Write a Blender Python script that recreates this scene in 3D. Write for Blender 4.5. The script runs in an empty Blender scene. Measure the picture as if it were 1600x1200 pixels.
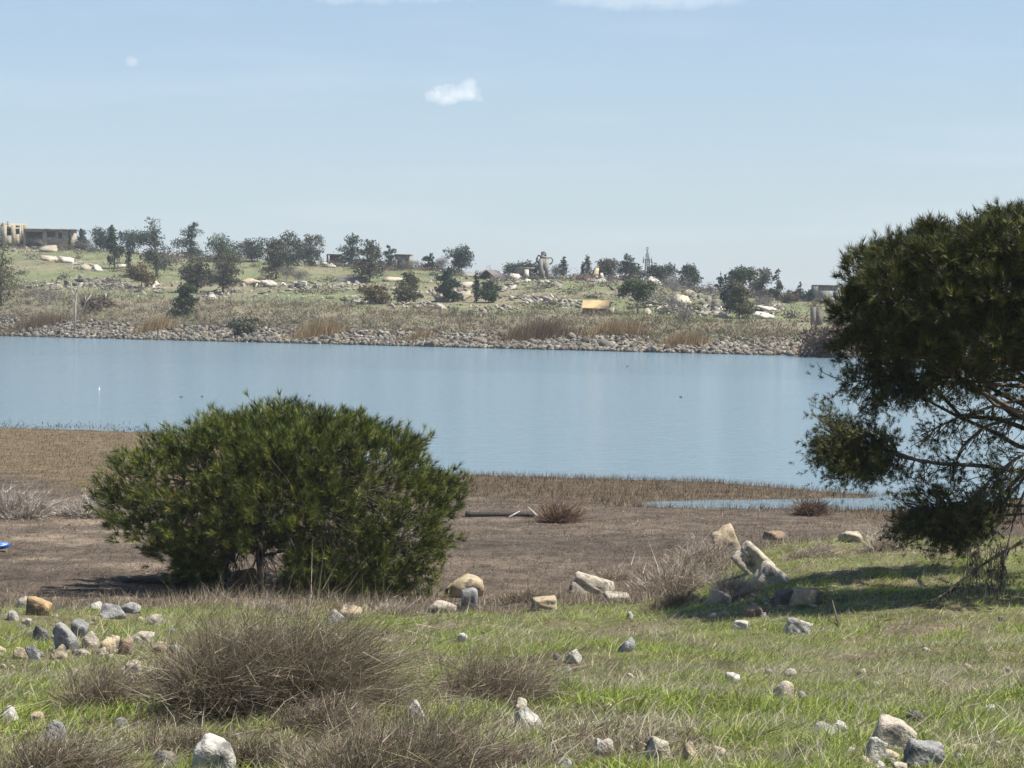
import bpy, math, random
import numpy as np
from mathutils import Vector, Euler

random.seed(7)
RNG = np.random.default_rng(7)
SC = bpy.context.scene
COL = SC.collection
R = math.radians

# ------------------------------------------------------------------ camera
F = 3465.0                      # focal length in pixels of the 1600 px wide photograph
EYE = np.array([0.0, 0.0, 6.0])
PITCH = math.atan(140 / F)
cam_d = bpy.data.cameras.new('camera')
cam = bpy.data.objects.new('camera', cam_d)
COL.objects.link(cam)
cam.location = EYE
cam.rotation_euler = (R(90) - PITCH, 0, 0)
cam_d.sensor_width = 36
cam_d.lens = 36 * F / 1600
cam_d.clip_start = 0.1
cam_d.clip_end = 6000
SC.camera = cam

# ------------------------------------------------------------------ sky and sun
SKY_HAZE = (3.55, 4.25, 5.0, 1)   # pale blue-grey
SUN_EL = 61.0
SUN_AZ = 98.0                  # compass style: 0 = away from the camera, 90 = right
world = bpy.data.worlds.new('World')
SC.world = world
world.use_nodes = True
wt = world.node_tree
wt.nodes.clear()
w_out = wt.nodes.new('ShaderNodeOutputWorld')
w_bg = wt.nodes.new('ShaderNodeBackground')
sky = wt.nodes.new('ShaderNodeTexSky')
sky.sky_type = 'NISHITA'
sky.sun_disc = False
sky.sun_elevation = R(SUN_EL)
sky.sun_rotation = R(SUN_AZ)
sky.altitude = 900
sky.air_density = 1.0
sky.dust_density = 0.6
sky.ozone_density = 3.0
w_bg.inputs['Strength'].default_value = 0.081
wt.links.new(w_bg.outputs[0], w_out.inputs[0])
# a few thin fair-weather clouds far out in the sky
def wn(t, **kw):
    n = wt.nodes.new(t)
    for k, v in kw.items():
        setattr(n, k, v)
    return n
def wmath(op, a, b=None):
    n = wn('ShaderNodeMath', operation=op)
    for i, s in enumerate((a, b)):
        if s is None:
            continue
        if isinstance(s, (int, float)):
            n.inputs[i].default_value = s
        else:
            wt.links.new(s, n.inputs[i])
    return n.outputs[0]
tc = wn('ShaderNodeTexCoord')
sep = wn('ShaderNodeSeparateXYZ')
wt.links.new(tc.outputs['Generated'], sep.inputs[0])
nz = wn('ShaderNodeTexNoise')
nz.inputs['Scale'].default_value = 95
nz.inputs['Detail'].default_value = 6
nz.inputs['Roughness'].default_value = 0.62
wt.links.new(tc.outputs['Generated'], nz.inputs['Vector'])
nzl = wn('ShaderNodeTexNoise')
nzl.inputs['Scale'].default_value = 7
nzl.inputs['Detail'].default_value = 6
mpw = wn('ShaderNodeMapping')
mpw.inputs['Scale'].default_value = (1, 1, 7)
wt.links.new(tc.outputs['Generated'], mpw.inputs[0])
wt.links.new(mpw.outputs[0], nzl.inputs['Vector'])
def cloud_mask(az, el, ra, re, amp, thr):
    dx = wmath('DIVIDE', wmath('SUBTRACT', sep.outputs[0], math.sin(az) * math.cos(el)), ra)
    dz = wmath('DIVIDE', wmath('SUBTRACT', sep.outputs[2], math.sin(el)), re)
    d2 = wmath('ADD', wmath('MULTIPLY', dx, dx), wmath('MULTIPLY', dz, dz))
    f = wmath('SUBTRACT', 1.0, d2)
    v = wmath('ADD', f, wmath('MULTIPLY', wmath('SUBTRACT', nz.outputs[0], 0.5), amp))
    v = wmath('MULTIPLY', wmath('SUBTRACT', v, thr), 1.1)
    n = wn('ShaderNodeClamp')
    wt.links.new(v, n.inputs[0])
    front = wmath('GREATER_THAN', sep.outputs[1], 0.0)
    return wmath('MULTIPLY', n.outputs[0], front)
def px_ang(px, py):
    return math.atan((px - 800) / F), math.atan((600 - py) / F) - PITCH
masks = []
for px, py, ra, re, amp, thr, gain in ((705, 148, 0.0155, 0.0052, 3.4, 0.25, 0.6), (736, 139, 0.0065, 0.0062, 3.0, 0.3, 0.42),
                                       (208, 102, 0.0042, 0.0036, 2.0, 0.3, 0.35), (1010, -8, 0.055, 0.0085, 2.2, 0.1, 0.28),
                                       (560, -22, 0.075, 0.0085, 2.2, 0.1, 0.3)):
    az, el = px_ang(px, py)
    masks.append(wmath('MULTIPLY', cloud_mask(az, el, ra, re, amp, thr), gain))
m = masks[0]
for k in masks[1:]:
    m = wmath('MAXIMUM', m, k)
# high thin streaks over the rest of the upper sky
st = wn('ShaderNodeMapRange')
st.inputs[1].default_value = 0.5
st.inputs[2].default_value = 0.8
st.inputs[3].default_value = 0.0
st.inputs[4].default_value = 0.12
wt.links.new(nzl.outputs[0], st.inputs[0])
m = wmath('MAXIMUM', m, wmath('MULTIPLY', st.outputs[0], wmath('GREATER_THAN', sep.outputs[2], 0.0)))
wmix = wn('ShaderNodeMix', data_type='RGBA')
wt.links.new(m, wmix.inputs[0])
# pale dust haze that thins out with height, the same all round
hz = wn('ShaderNodeMapRange', interpolation_type='SMOOTHERSTEP')
hz.inputs[1].default_value = -0.32
hz.inputs[2].default_value = 0.50
hz.inputs[3].default_value = 1.0
hz.inputs[4].default_value = 0.0
wt.links.new(sep.outputs[2], hz.inputs[0])
hmix = wn('ShaderNodeMix', data_type='RGBA')
wt.links.new(hz.outputs[0], hmix.inputs[0])
wt.links.new(sky.outputs[0], hmix.inputs[6])
hmix.inputs[7].default_value = SKY_HAZE
wt.links.new(hmix.outputs[2], wmix.inputs[6])
wmix.inputs[7].default_value = (7.6, 7.9, 8.2, 1)
wt.links.new(wmix.outputs[2], w_bg.inputs[0])

sun_d = bpy.data.lights.new('sun', 'SUN')
sun_d.energy = 5.0
sun_d.angle = R(0.53)
sun_d.color = (1.0, 0.95, 0.87)
sun = bpy.data.objects.new('sun', sun_d)
COL.objects.link(sun)
sun.location = (30, -20, 60)
to_sun = Vector((math.sin(R(SUN_AZ)) * math.cos(R(SUN_EL)), math.cos(R(SUN_AZ)) * math.cos(R(SUN_EL)), math.sin(R(SUN_EL))))
sun.rotation_euler = to_sun.to_track_quat('Z', 'Y').to_euler()

# ------------------------------------------------------------------ exposure
SC.view_settings.view_transform = 'Standard'
SC.view_settings.look = 'None'
SC.view_settings.exposure = 0.82
SC.view_settings.gamma = 1.0
SC.view_settings.use_curve_mapping = False
SC.render.film_transparent = False
SC.cycles.max_bounces = 6
SC.cycles.diffuse_bounces = 2
SC.cycles.glossy_bounces = 2
SC.cycles.transmission_bounces = 3
SC.cycles.volume_bounces = 0
SC.cycles.transparent_max_bounces = 8
SC.cycles.use_denoising = True

# ------------------------------------------------------------------ small maths
def smooth(a, b, x):
    t = np.clip((np.asarray(x, float) - a) / (b - a), 0, 1)
    return t * t * (3 - 2 * t)
def unit(v):
    v = np.asarray(v, float)
    return v / np.maximum(np.linalg.norm(v, axis=-1, keepdims=True), 1e-9)
_perm = np.random.default_rng(3).random((256, 256))
def vnoise(x, y):
    xi = np.floor(x).astype(int); yi = np.floor(y).astype(int)
    fx = x - xi; fy = y - yi
    fx = fx * fx * (3 - 2 * fx); fy = fy * fy * (3 - 2 * fy)
    g = lambda a, b: _perm[a & 255, b & 255]
    return (g(xi, yi) * (1 - fx) + g(xi + 1, yi) * fx) * (1 - fy) + (g(xi, yi + 1) * (1 - fx) + g(xi + 1, yi + 1) * fx) * fy
def fbm(x, y, s=1.0, o=4, seed=0):
    x = np.asarray(x, float) / s + 17.3 * seed; y = np.asarray(y, float) / s - 9.7 * seed
    v = 0; a = 0.5; tot = 0
    for k in range(o):
        v = v + a * vnoise(x, y); tot += a
        x = x * 2.03 + 5.1; y = y * 2.03 - 3.7; a *= 0.5
    return v / tot
def lerp_col(a, b, t):
    return np.asarray(a)[None, :] * (1 - t[:, None]) + np.asarray(b)[None, :] * t[:, None]
def pick_cols(cols, probs, n, rng=RNG, jit=0.18):
    cols = np.asarray(cols, float)
    idx = rng.choice(len(cols), n, p=np.asarray(probs) / np.sum(probs))
    return cols[idx] * (1 + jit * rng.standard_normal((n, 1))).clip(0.45, 1.7)

# ------------------------------------------------------------------ terrain shape
def shore_near(x):
    base = np.interp(x, [-80, -40, -23.4, -15.6, -8, -1.9, 6.2, 9.7, 11.2, 14, 30, 80],
                     [126, 112, 101, 96.7, 84, 73.7, 71.7, 67.8, 66.3, 65.2, 62, 58])
    return base + 1.6 * (fbm(x, x * 0 + 3.3, 4.0, 3, 5) - 0.5)
def grass_edge(x):              # how far the grassy bank reaches before the mud flat
    return np.interp(x, [-40, -4, 0.5, 2.5, 4.5, 9, 14, 40], [37.2, 36.5, 36.2, 37.2, 43.0, 43.5, 44, 46]) + 3.5 * (fbm(x, x * 0 + 1.7, 1.6, 3, 8) - 0.5)
def z_near(x, y):
    x = np.asarray(x, float); y = np.asarray(y, float)
    s = shore_near(x) - y
    plain = np.where(s > 0, 0.70 * (1 - np.exp(-np.maximum(s, 0) * 0.0205)), np.maximum(0.10 * s, -1.8))
    plain = plain + (0.10 * (fbm(x, y, 2.5, 4, 1) - 0.5) + 0.07 * (fbm(x, y, 0.8, 3, 15) - 0.5)) * smooth(0.3, 3, s)
    # a shallow pool behind the strip of dry growth along the water
    plain = plain - 0.34 * np.exp(-((y - 63.1 - 0.04 * (x - 7)) / 1.25) ** 2) * smooth(2.6, 4.6, x) * (1 - smooth(11.5, 15, x))
    mound = smooth(1.5, 6.0, x) * (0.092 * np.clip(y - 30.5, 0, 12) - 0.16 * np.clip(y - 42.5, 0, 12))
    bank = 4.55 - 0.103 * y + mound + 0.42 * (fbm(x, y, 2.6, 4, 2) - 0.5) + 0.20 * (fbm(x, y, 0.75, 3, 4) - 0.5)
    k = 0.12
    h = np.clip(0.5 + 0.5 * (bank - plain) / k, 0, 1)
    return plain * (1 - h) + bank * h + k * h * (1 - h)
def shore_far(u):
    t = np.clip((320 * u + 74) / (104 + 106 * u), -0.8, 1.6)
    return 320 - 106 * t
SKY_P = [-900, 0, 50, 160, 280, 380, 470, 550, 660, 740, 820, 960, 1060, 1110, 1240, 1300, 1600, 2300]
SKY_Y = [372, 383, 385, 391, 401, 406, 409, 417, 420, 431, 434, 436, 446, 456, 468, 470, 474, 478]
HILL = 200.0
def z_far(x, y):
    x = np.asarray(x, float); y = np.asarray(y, float)
    u = x / np.maximum(y, 1)
    ds = shore_far(u)
    px = 800 + F * u
    t = (y - ds) / HILL
    ysky = sum(np.interp(px + o, SKY_P, SKY_Y) for o in (-30, 0, 30)) / 3
    ysh = 460 + 6 * F / ds
    tc_ = np.clip(t, 0, 1)
    g = np.interp(tc_, [0, 0.05, 0.10, 0.2, 0.32, 0.6, 0.85, 1.0], [0, 0.16, 0.235, 0.36, 0.49, 0.75, 0.93, 1.0])
    yi = ysh + (ysky - ysh) * g
    dd = np.minimum(y, ds + HILL)
    z = 6 - (yi - 460) * dd / F
    z = z - 0.02 * np.maximum(y - ds - HILL, 0)
    z = np.where(t < 0, np.maximum(0.16 * (y - ds), -1.9), z)
    return z + (fbm(x, y, 14, 4, 3) - 0.5) * 1.3 * smooth(0.05, 0.3, t) * (1 - 0.5 * smooth(0.8, 1, t))
def ray(px, py):
    cx, cy = (px - 800) / F, (600 - py) / F
    f = np.array([0, math.cos(PITCH), -math.sin(PITCH)]); up = np.array([0, math.sin(PITCH), math.cos(PITCH)])
    return f + np.array([cx, 0, 0]) + up * cy
def hit(px, py, zf, d0, d1, n=4000):
    d = ray(px, py)
    t = np.linspace(d0, d1, n)
    P = EYE[None] + d[None] * t[:, None]
    below = P[:, 2] <= zf(P[:, 0], P[:, 1])
    i = int(np.argmax(below)) if below.any() else n - 1
    p = P[i].copy(); p[2] = float(zf(p[0:1], p[1:2])[0])
    return p
def near(px, py): return hit(px, py, z_near, 9, 105)
def far(px, py):
    u = (px - 800) / F
    ds = float(shore_far(np.array(u)))
    D = np.linspace(ds, ds + HILL + 10, 500)
    z = z_far(u * D, D)
    c, sn = math.cos(PITCH), math.sin(PITCH)
    yi = 600 - F * (D * sn + (z - 6) * c) / (D * c - (z - 6) * sn)
    i = int(np.argmin(yi))
    if py < yi[i] + 1.5:        # stands on the ridge line
        d = D[max(i - 6, 0)]
        return np.array([u * d, d, float(z_far(np.array([u * d]), np.array([d]))[0])])
    return hit(px, py, z_far, 190, 330 + HILL + 20, 3000)
def img_y(p):
    c, sn = math.cos(PITCH), math.sin(PITCH)
    return 600 - F * (p[1] * sn + (p[2] - 6) * c) / (p[1] * c - (p[2] - 6) * sn)
def at(px, py, dist):           # a point on the sight line at a forward distance
    d = ray(px, py)
    return EYE + d * (dist / d[1])

# ------------------------------------------------------------------ mesh collecting
class MB:
    def __init__(self):
        self.v, self.f, self.c, self.n = [], [], [], 0
    def add(self, v, f, c=None):
        v = np.asarray(v, float).reshape(-1, 3); f = np.asarray(f, int).reshape(-1, 3)
        self.v.append(v); self.f.append(f + self.n); self.n += len(v)
        c = np.asarray((0.5, 0.5, 0.5) if c is None else c, float)
        self.c.append(np.broadcast_to(c, (len(v), 3)) if c.ndim == 1 else c)
    def mesh(self, name, mat, smooth_shade=False):
        v = np.concatenate(self.v); f = np.concatenate(self.f); c = np.concatenate(self.c)
        me = bpy.data.meshes.new(name)
        me.vertices.add(len(v)); me.vertices.foreach_set('co', v.astype(np.float32).ravel())
        me.loops.add(len(f) * 3); me.loops.foreach_set('vertex_index', f.astype(np.int32).ravel())
        me.polygons.add(len(f)); me.polygons.foreach_set('loop_start', (np.arange(len(f)) * 3).astype(np.int32))
        if smooth_shade:
            me.polygons.foreach_set('use_smooth', np.ones(len(f), bool))
        ca = me.color_attributes.new('Col', 'FLOAT_COLOR', 'POINT')
        rgba = np.ones((len(v), 4), np.float32); rgba[:, :3] = c
        ca.data.foreach_set('color', rgba.ravel())
        me.update(calc_edges=True)
        if mat is not None:
            me.materials.append(mat)
        return me
    def build(self, name, mat, parent=None, loc=None, smooth_shade=False):
        me = self.mesh(name, mat, smooth_shade)
        o = bpy.data.objects.new(name, me); COL.objects.link(o)
        if parent is not None:
            o.parent = parent
        if loc is not None:
            o.location = loc
        return o
def tag(o, label=None, cat=None, group=None, kind=None):
    if label: o['label'] = label
    if cat: o['category'] = cat
    if group: o['group'] = group
    if kind or cat: o['kind'] = kind or 'thing'
    return o
def empty(name, loc=(0, 0, 0), rz=0.0):
    o = bpy.data.objects.new(name, None); COL.objects.link(o)
    o.location = loc; o.rotation_euler = (0, 0, rz); o.empty_display_size = 0.2
    return o

def blades(mb, P, D, L, W, C, bend=None, seg=2, rng=RNG):
    """thin tapering leaves: base P, direction D, length L, width W, colour C per leaf"""
    n = len(P)
    if n == 0: return
    P = np.asarray(P, float); D = unit(D); L = np.broadcast_to(L, n)[:, None]; W = np.broadcast_to(W, n)[:, None]
    S = unit(np.cross(D, rng.standard_normal((n, 3))))
    B = np.zeros((n, 3)) if bend is None else np.broadcast_to(np.asarray(bend, float), (n, 3))
    C = np.broadcast_to(C, (n, 3))
    if seg == 1:
        v = np.stack([P - S * W / 2, P + S * W / 2, P + D * L + B * L], 1)
        f = np.arange(n * 3).reshape(n, 3)
        mb.add(v.reshape(-1, 3), f, np.repeat(C, 3, 0))
    else:
        M = P + D * L * 0.55 + B * L * 0.28
        T = P + D * L + B * L
        v = np.stack([P - S * W / 2, P + S * W / 2, M + S * W * 0.42, M - S * W * 0.42, T], 1)
        b = (np.arange(n) * 5)[:, None]
        f = np.concatenate([b + np.array([[0, 1, 2]]), b + np.array([[0, 2, 3]]), b + np.array([[3, 2, 4]])], 1).reshape(-1, 3)
        mb.add(v.reshape(-1, 3), f, np.repeat(C, 5, 0))
def leaves(mb, P, size, C, rng=RNG, aspect=0.6, up=0.0):
    """loose leaf sprays: randomly turned kite shapes of two triangles"""
    n = len(P)
    size = np.broadcast_to(size, n)[:, None]
    A = unit(rng.standard_normal((n, 3)) + np.array([0, 0, up]))
    S = unit(np.cross(A, rng.standard_normal((n, 3))))
    P = np.asarray(P, float)
    v = np.stack([P - A * size * 0.5, P + S * size * aspect * 0.5, P + A * size * 0.5, P - S * size * aspect * 0.5], 1)
    b = (np.arange(n) * 4)[:, None]
    f = np.concatenate([b + np.array([[0, 1, 2]]), b + np.array([[0, 2, 3]])], 1).reshape(-1, 3)
    mb.add(v.reshape(-1, 3), f, np.repeat(np.broadcast_to(C, (n, 3)), 4, 0))
def tube(mb, pts, rad, col=(0.1, 0.08, 0.06), k=6):
    pts = np.asarray(pts, float); n = len(pts)
    rad = np.broadcast_to(rad, n)
    T = unit(np.gradient(pts, axis=0))
    ref = np.where(np.abs(T[:, 2:3]) > 0.9, np.array([[1., 0, 0]]), np.array([[0, 0, 1.]]))
    A = unit(np.cross(T, ref)); B = np.cross(T, A)
    a = np.linspace(0, 2 * math.pi, k, endpoint=False)
    ring = pts[:, None] + rad[:, None, None] * (A[:, None] * np.cos(a)[None, :, None] + B[:, None] * np.sin(a)[None, :, None])
    v = ring.reshape(-1, 3)
    f = []
    for i in range(n - 1):
        for j in range(k):
            p, q = i * k + j, i * k + (j + 1) % k
            f += [[p, q, q + k], [p, q + k, p + k]]
    v = np.concatenate([v, pts[-1:], pts[:1]])
    e, s0 = n * k, n * k + 1
    for j in range(k):
        f.append([(n - 1) * k + j, (n - 1) * k + (j + 1) % k, e])
        f.append([(j + 1) % k, j, s0])
    mb.add(v, f, col)
def curve_pts(a, b, n, sag=0.0, wob=0.0, rng=RNG, droop=None):
    t = np.linspace(0, 1, n)[:, None]
    a = np.asarray(a, float); b = np.asarray(b, float)
    p = a * (1 - t) + b * t
    L = np.linalg.norm(b - a)
    p = p + np.array([0, 0, 1.0]) * (4 * t * (1 - t)) * sag * L
    if wob:
        w = rng.standard_normal((n, 3)) * wob * L; w[0] = 0; w[-1] = 0
        p = p + w
    return p

# ------------------------------------------------------------------ materials
def mat_base(name):
    m = bpy.data.materials.new(name); m.use_nodes = True
    nt = m.node_tree; nt.nodes.clear()
    out = nt.nodes.new('ShaderNodeOutputMaterial')
    return m, nt, out
def N(nt, t, ins=None, **kw):
    n = nt.nodes.new(t)
    for k, v in kw.items(): setattr(n, k, v)
    for k, v in (ins or {}).items():
        s = n.inputs[k]
        if isinstance(v, bpy.types.NodeSocket): nt.links.new(v, s)
        else: s.default_value = v
    return n
def foliage_mat(name, trans=0.25, rough=0.6, spec=0.25, vary=0.25, scale=2.0):
    m, nt, out = mat_base(name)
    at_ = N(nt, 'ShaderNodeAttribute', attribute_name='Col')
    no = N(nt, 'ShaderNodeTexNoise', {'Scale': scale, 'Detail': 3.0})
    geo = N(nt, 'ShaderNodeNewGeometry')
    nt.links.new(geo.outputs['Position'], no.inputs['Vector'])
    mr = N(nt, 'ShaderNodeMapRange', {0: no.outputs[0], 1: 0.3, 2: 0.7, 3: 1 - vary, 4: 1 + vary})
    mx = N(nt, 'ShaderNodeVectorMath', {0: at_.outputs['Color'], 1: mr.outputs[0]}, operation='MULTIPLY')
    bs = N(nt, 'ShaderNodeBsdfPrincipled', {'Base Color': mx.outputs[0], 'Roughness': rough, 'Specular IOR Level': spec})
    if trans > 0:
        tr = N(nt, 'ShaderNodeBsdfTranslucent', {'Color': mx.outputs[0]})
        ms = N(nt, 'ShaderNodeMixShader', {0: trans, 1: bs.outputs[0], 2: tr.outputs[0]})
        nt.links.new(ms.outputs[0], out.inputs[0])
    else:
        nt.links.new(bs.outputs[0], out.inputs[0])
    return m
M_GRASS = foliage_mat('grass_blades', 0.32, 0.6, 0.25, 0.15, 3.0)
M_DRY = foliage_mat('dry_stems', 0.12, 0.75, 0.15, 0.2, 3.0)
M_NEEDLE = foliage_mat('pine_needles', 0.10, 0.5, 0.3, 0.25, 1.6)
M_LEAF = foliage_mat('tree_leaves', 0.18, 0.6, 0.2, 0.3, 0.6)
M_SCRUB = foliage_mat('scrub_leaves', 0.1, 0.75, 0.1, 0.25, 0.25)

def bark_mat():
    m, nt, out = mat_base('bark')
    at_ = N(nt, 'ShaderNodeAttribute', attribute_name='Col')
    geo = N(nt, 'ShaderNodeNewGeometry')
    no = N(nt, 'ShaderNodeTexNoise', {'Vector': geo.outputs['Position'], 'Scale': 22.0, 'Detail': 5.0})
    mr = N(nt, 'ShaderNodeMapRange', {0: no.outputs[0], 1: 0.3, 2: 0.7, 3: 0.55, 4: 1.35})
    mx = N(nt, 'ShaderNodeVectorMath', {0: at_.outputs['Color'], 1: mr.outputs[0]}, operation='MULTIPLY')
    bu = N(nt, 'ShaderNodeBump', {'Strength': 0.5, 'Distance': 0.01, 'Height': no.outputs[0]})
    bs = N(nt, 'ShaderNodeBsdfPrincipled', {'Base Color': mx.outputs[0], 'Roughness': 0.85, 'Specular IOR Level': 0.2, 'Normal': bu.outputs[0]})
    nt.links.new(bs.outputs[0], out.inputs[0])
    return m
M_BARK = bark_mat()

def rock_mat(name, scale=11.0, lichen=0.8, dirt=0.35, bump=0.02):
    """stone in the object's own colour, with darker lichen, pale scuffs and grain"""
    m, nt, out = mat_base(name)
    oi = N(nt, 'ShaderNodeObjectInfo')
    tc_ = N(nt, 'ShaderNodeTexCoord')
    geo = N(nt, 'ShaderNodeNewGeometry')
    pos = N(nt, 'ShaderNodeVectorMath', {0: geo.outputs['Position'], 1: (1, 1, 1)}, operation='MULTIPLY')
    n1 = N(nt, 'ShaderNodeTexNoise', {'Vector': pos.outputs[0], 'Scale': scale, 'Detail': 7.0, 'Roughness': 0.65})
    n2 = N(nt, 'ShaderNodeTexNoise', {'Vector': pos.outputs[0], 'Scale': scale * 0.42, 'Detail': 5.0, 'Roughness': 0.6})
    n3 = N(nt, 'ShaderNodeTexNoise', {'Vector': pos.outputs[0], 'Scale': scale * 5, 'Detail': 4.0})
    v = N(nt, 'ShaderNodeMapRange', {0: n1.outputs[0], 1: 0.3, 2: 0.7, 3: 0.68, 4: 1.22})
    c1 = N(nt, 'ShaderNodeVectorMath', {0: oi.outputs['Color'], 1: v.outputs[0]}, operation='MULTIPLY')
    lm = N(nt, 'ShaderNodeMapRange', {0: n2.outputs[0], 1: 0.52, 2: 0.62, 3: 0.0, 4: lichen})
    mx = N(nt, 'ShaderNodeMix', {0: lm.outputs[0], 6: c1.outputs[0], 7: (0.075, 0.07, 0.065, 1)}, data_type='RGBA')
    om = N(nt, 'ShaderNodeMapRange', {0: n2.outputs[0], 1: 0.42, 2: 0.3, 3: 0.0, 4: dirt})
    mo = N(nt, 'ShaderNodeMix', {0: om.outputs[0], 6: mx.outputs[2], 7: (0.34, 0.22, 0.11, 1)}, data_type='RGBA')
    h = N(nt, 'ShaderNodeMath', {0: n1.outputs[0], 1: n3.outputs[0]}, operation='ADD')
    bu = N(nt, 'ShaderNodeBump', {'Strength': 0.9, 'Distance': bump, 'Height': h.outputs[0]})
    bs = N(nt, 'ShaderNodeBsdfPrincipled', {'Base Color': mo.outputs[2], 'Roughness': 0.9, 'Specular IOR Level': 0.2, 'Normal': bu.outputs[0]})
    nt.links.new(bs.outputs[0], out.inputs[0])
    return m
M_ROCK = rock_mat('field_stone')
M_FARSTONE = rock_mat('weathered_rubble', 0.9, 0.35, 0.25, 0.08)
M_RIP = rock_mat('shore_stone', 1.4, 0.45, 0.2, 0.1)

def ground_mat(name, s1, s2, bump, amt=0.35):
    m, nt, out = mat_base(name)
    at_ = N(nt, 'ShaderNodeAttribute', attribute_name='Col')
    geo = N(nt, 'ShaderNodeNewGeometry')
    n1 = N(nt, 'ShaderNodeTexNoise', {'Vector': geo.outputs['Position'], 'Scale': s1, 'Detail': 8.0, 'Roughness': 0.7})
    n2 = N(nt, 'ShaderNodeTexNoise', {'Vector': geo.outputs['Position'], 'Scale': s2, 'Detail': 6.0, 'Roughness': 0.65})
    a = N(nt, 'ShaderNodeMapRange', {0: n1.outputs[0], 1: 0.28, 2: 0.72, 3: 1 - amt * 1.4, 4: 1 + amt * 1.4})
    b = N(nt, 'ShaderNodeMapRange', {0: n2.outputs[0], 1: 0.3, 2: 0.7, 3: 1 - amt, 4: 1 + amt})
    ab = N(nt, 'ShaderNodeMath', {0: a.outputs[0], 1: b.outputs[0]}, operation='MULTIPLY')
    c = N(nt, 'ShaderNodeVectorMath', {0: at_.outputs['Color'], 1: ab.outputs[0]}, operation='MULTIPLY')
    h = N(nt, 'ShaderNodeMath', {0: n1.outputs[0], 1: n2.outputs[0]}, operation='ADD')
    bu = N(nt, 'ShaderNodeBump', {'Strength': 1.0, 'Distance': bump, 'Height': h.outputs[0]})
    bs = N(nt, 'ShaderNodeBsdfPrincipled', {'Base Color': c.outputs[0], 'Roughness': 0.95, 'Specular IOR Level': 0.1, 'Normal': bu.outputs[0]})
    nt.links.new(bs.outputs[0], out.inputs[0])
    return m
M_GROUND = ground_mat('soil', 12.0, 1.6, 0.06, 0.45)
M_HILL = ground_mat('hillside_turf', 1.1, 0.13, 0.25, 0.25)

def water_mat():
    m, nt, out = mat_base('lake_water')
    geo = N(nt, 'ShaderNodeNewGeometry')
    mp = N(nt, 'ShaderNodeMapping', {0: geo.outputs['Position'], 'Rotation': (0, 0, 0.25), 'Scale': (0.75, 1.6, 1)})
    n1 = N(nt, 'ShaderNodeTexNoise', {'Vector': mp.outputs[0], 'Scale': 0.85, 'Detail': 5.0, 'Roughness': 0.62, 'Distortion': 0.6})
    n2 = N(nt, 'ShaderNodeTexNoise', {'Vector': mp.outputs[0], 'Scale': 5.0, 'Detail': 3.0})
    h = N(nt, 'ShaderNodeMath', {0: n1.outputs[0], 1: 0.55}, operation='MULTIPLY')
    h2 = N(nt, 'ShaderNodeMath', {0: n2.outputs[0], 1: 0.11, 2: h.outputs[0]}, operation='MULTIPLY_ADD')
    # open water is ruffled by the wind, the lane in the lee of the far bank lies calmer
    sx = N(nt, 'ShaderNodeSeparateXYZ', {0: geo.outputs['Position']})
    ln = N(nt, 'ShaderNodeMath', {0: sx.outputs[0], 1: 1.02, 2: sx.outputs[1]}, operation='MULTIPLY_ADD')
    mp2 = N(nt, 'ShaderNodeMapping', {0: geo.outputs['Position'], 'Rotation': (0, 0, 0.35), 'Scale': (0.008, 0.035, 1)})
    n3 = N(nt, 'ShaderNodeTexNoise', {'Vector': mp2.outputs[0], 'Scale': 1.0, 'Detail': 4.0})
    l2 = N(nt, 'ShaderNodeMath', {0: n3.outputs[0], 1: 70.0, 2: ln.outputs[0]}, operation='MULTIPLY_ADD')
    ca = N(nt, 'ShaderNodeMapRange', {0: l2.outputs[0], 1: 196.0, 2: 216.0, 3: 0.62, 4: 1.25})
    st_ = N(nt, 'ShaderNodeMapRange', {0: n3.outputs[0], 1: 0.3, 2: 0.7, 3: 0.5, 4: 0.8})
    sm = N(nt, 'ShaderNodeMath', {0: st_.outputs[0], 1: ca.outputs[0]}, operation='MULTIPLY')
    bu = N(nt, 'ShaderNodeBump', {'Strength': sm.outputs[0], 'Distance': 0.5, 'Height': h2.outputs[0]})
    bs = N(nt, 'ShaderNodeBsdfPrincipled', {'Base Color': (0.14, 0.205, 0.235, 1), 'Roughness': 0.12, 'IOR': 1.333, 'Normal': bu.outputs[0]})
    nt.links.new(bs.outputs[0], out.inputs[0])
    return m
M_WATER = water_mat()

def plain_mat(name, col, rough=0.6, vary=0.2, scale=3.0, spec=0.3):
    m, nt, out = mat_base(name)
    geo = N(nt, 'ShaderNodeNewGeometry')
    n1 = N(nt, 'ShaderNodeTexNoise', {'Vector': geo.outputs['Position'], 'Scale': scale, 'Detail': 6.0, 'Roughness': 0.65})
    a = N(nt, 'ShaderNodeMapRange', {0: n1.outputs[0], 1: 0.3, 2: 0.7, 3: 1 - vary, 4: 1 + vary})
    c = N(nt, 'ShaderNodeVectorMath', {0: tuple(col), 1: a.outputs[0]}, operation='MULTIPLY')
    bs = N(nt, 'ShaderNodeBsdfPrincipled', {'Base Color': c.outputs[0], 'Roughness': rough, 'Specular IOR Level': spec})
    nt.links.new(bs.outputs[0], out.inputs[0])
    return m

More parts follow.
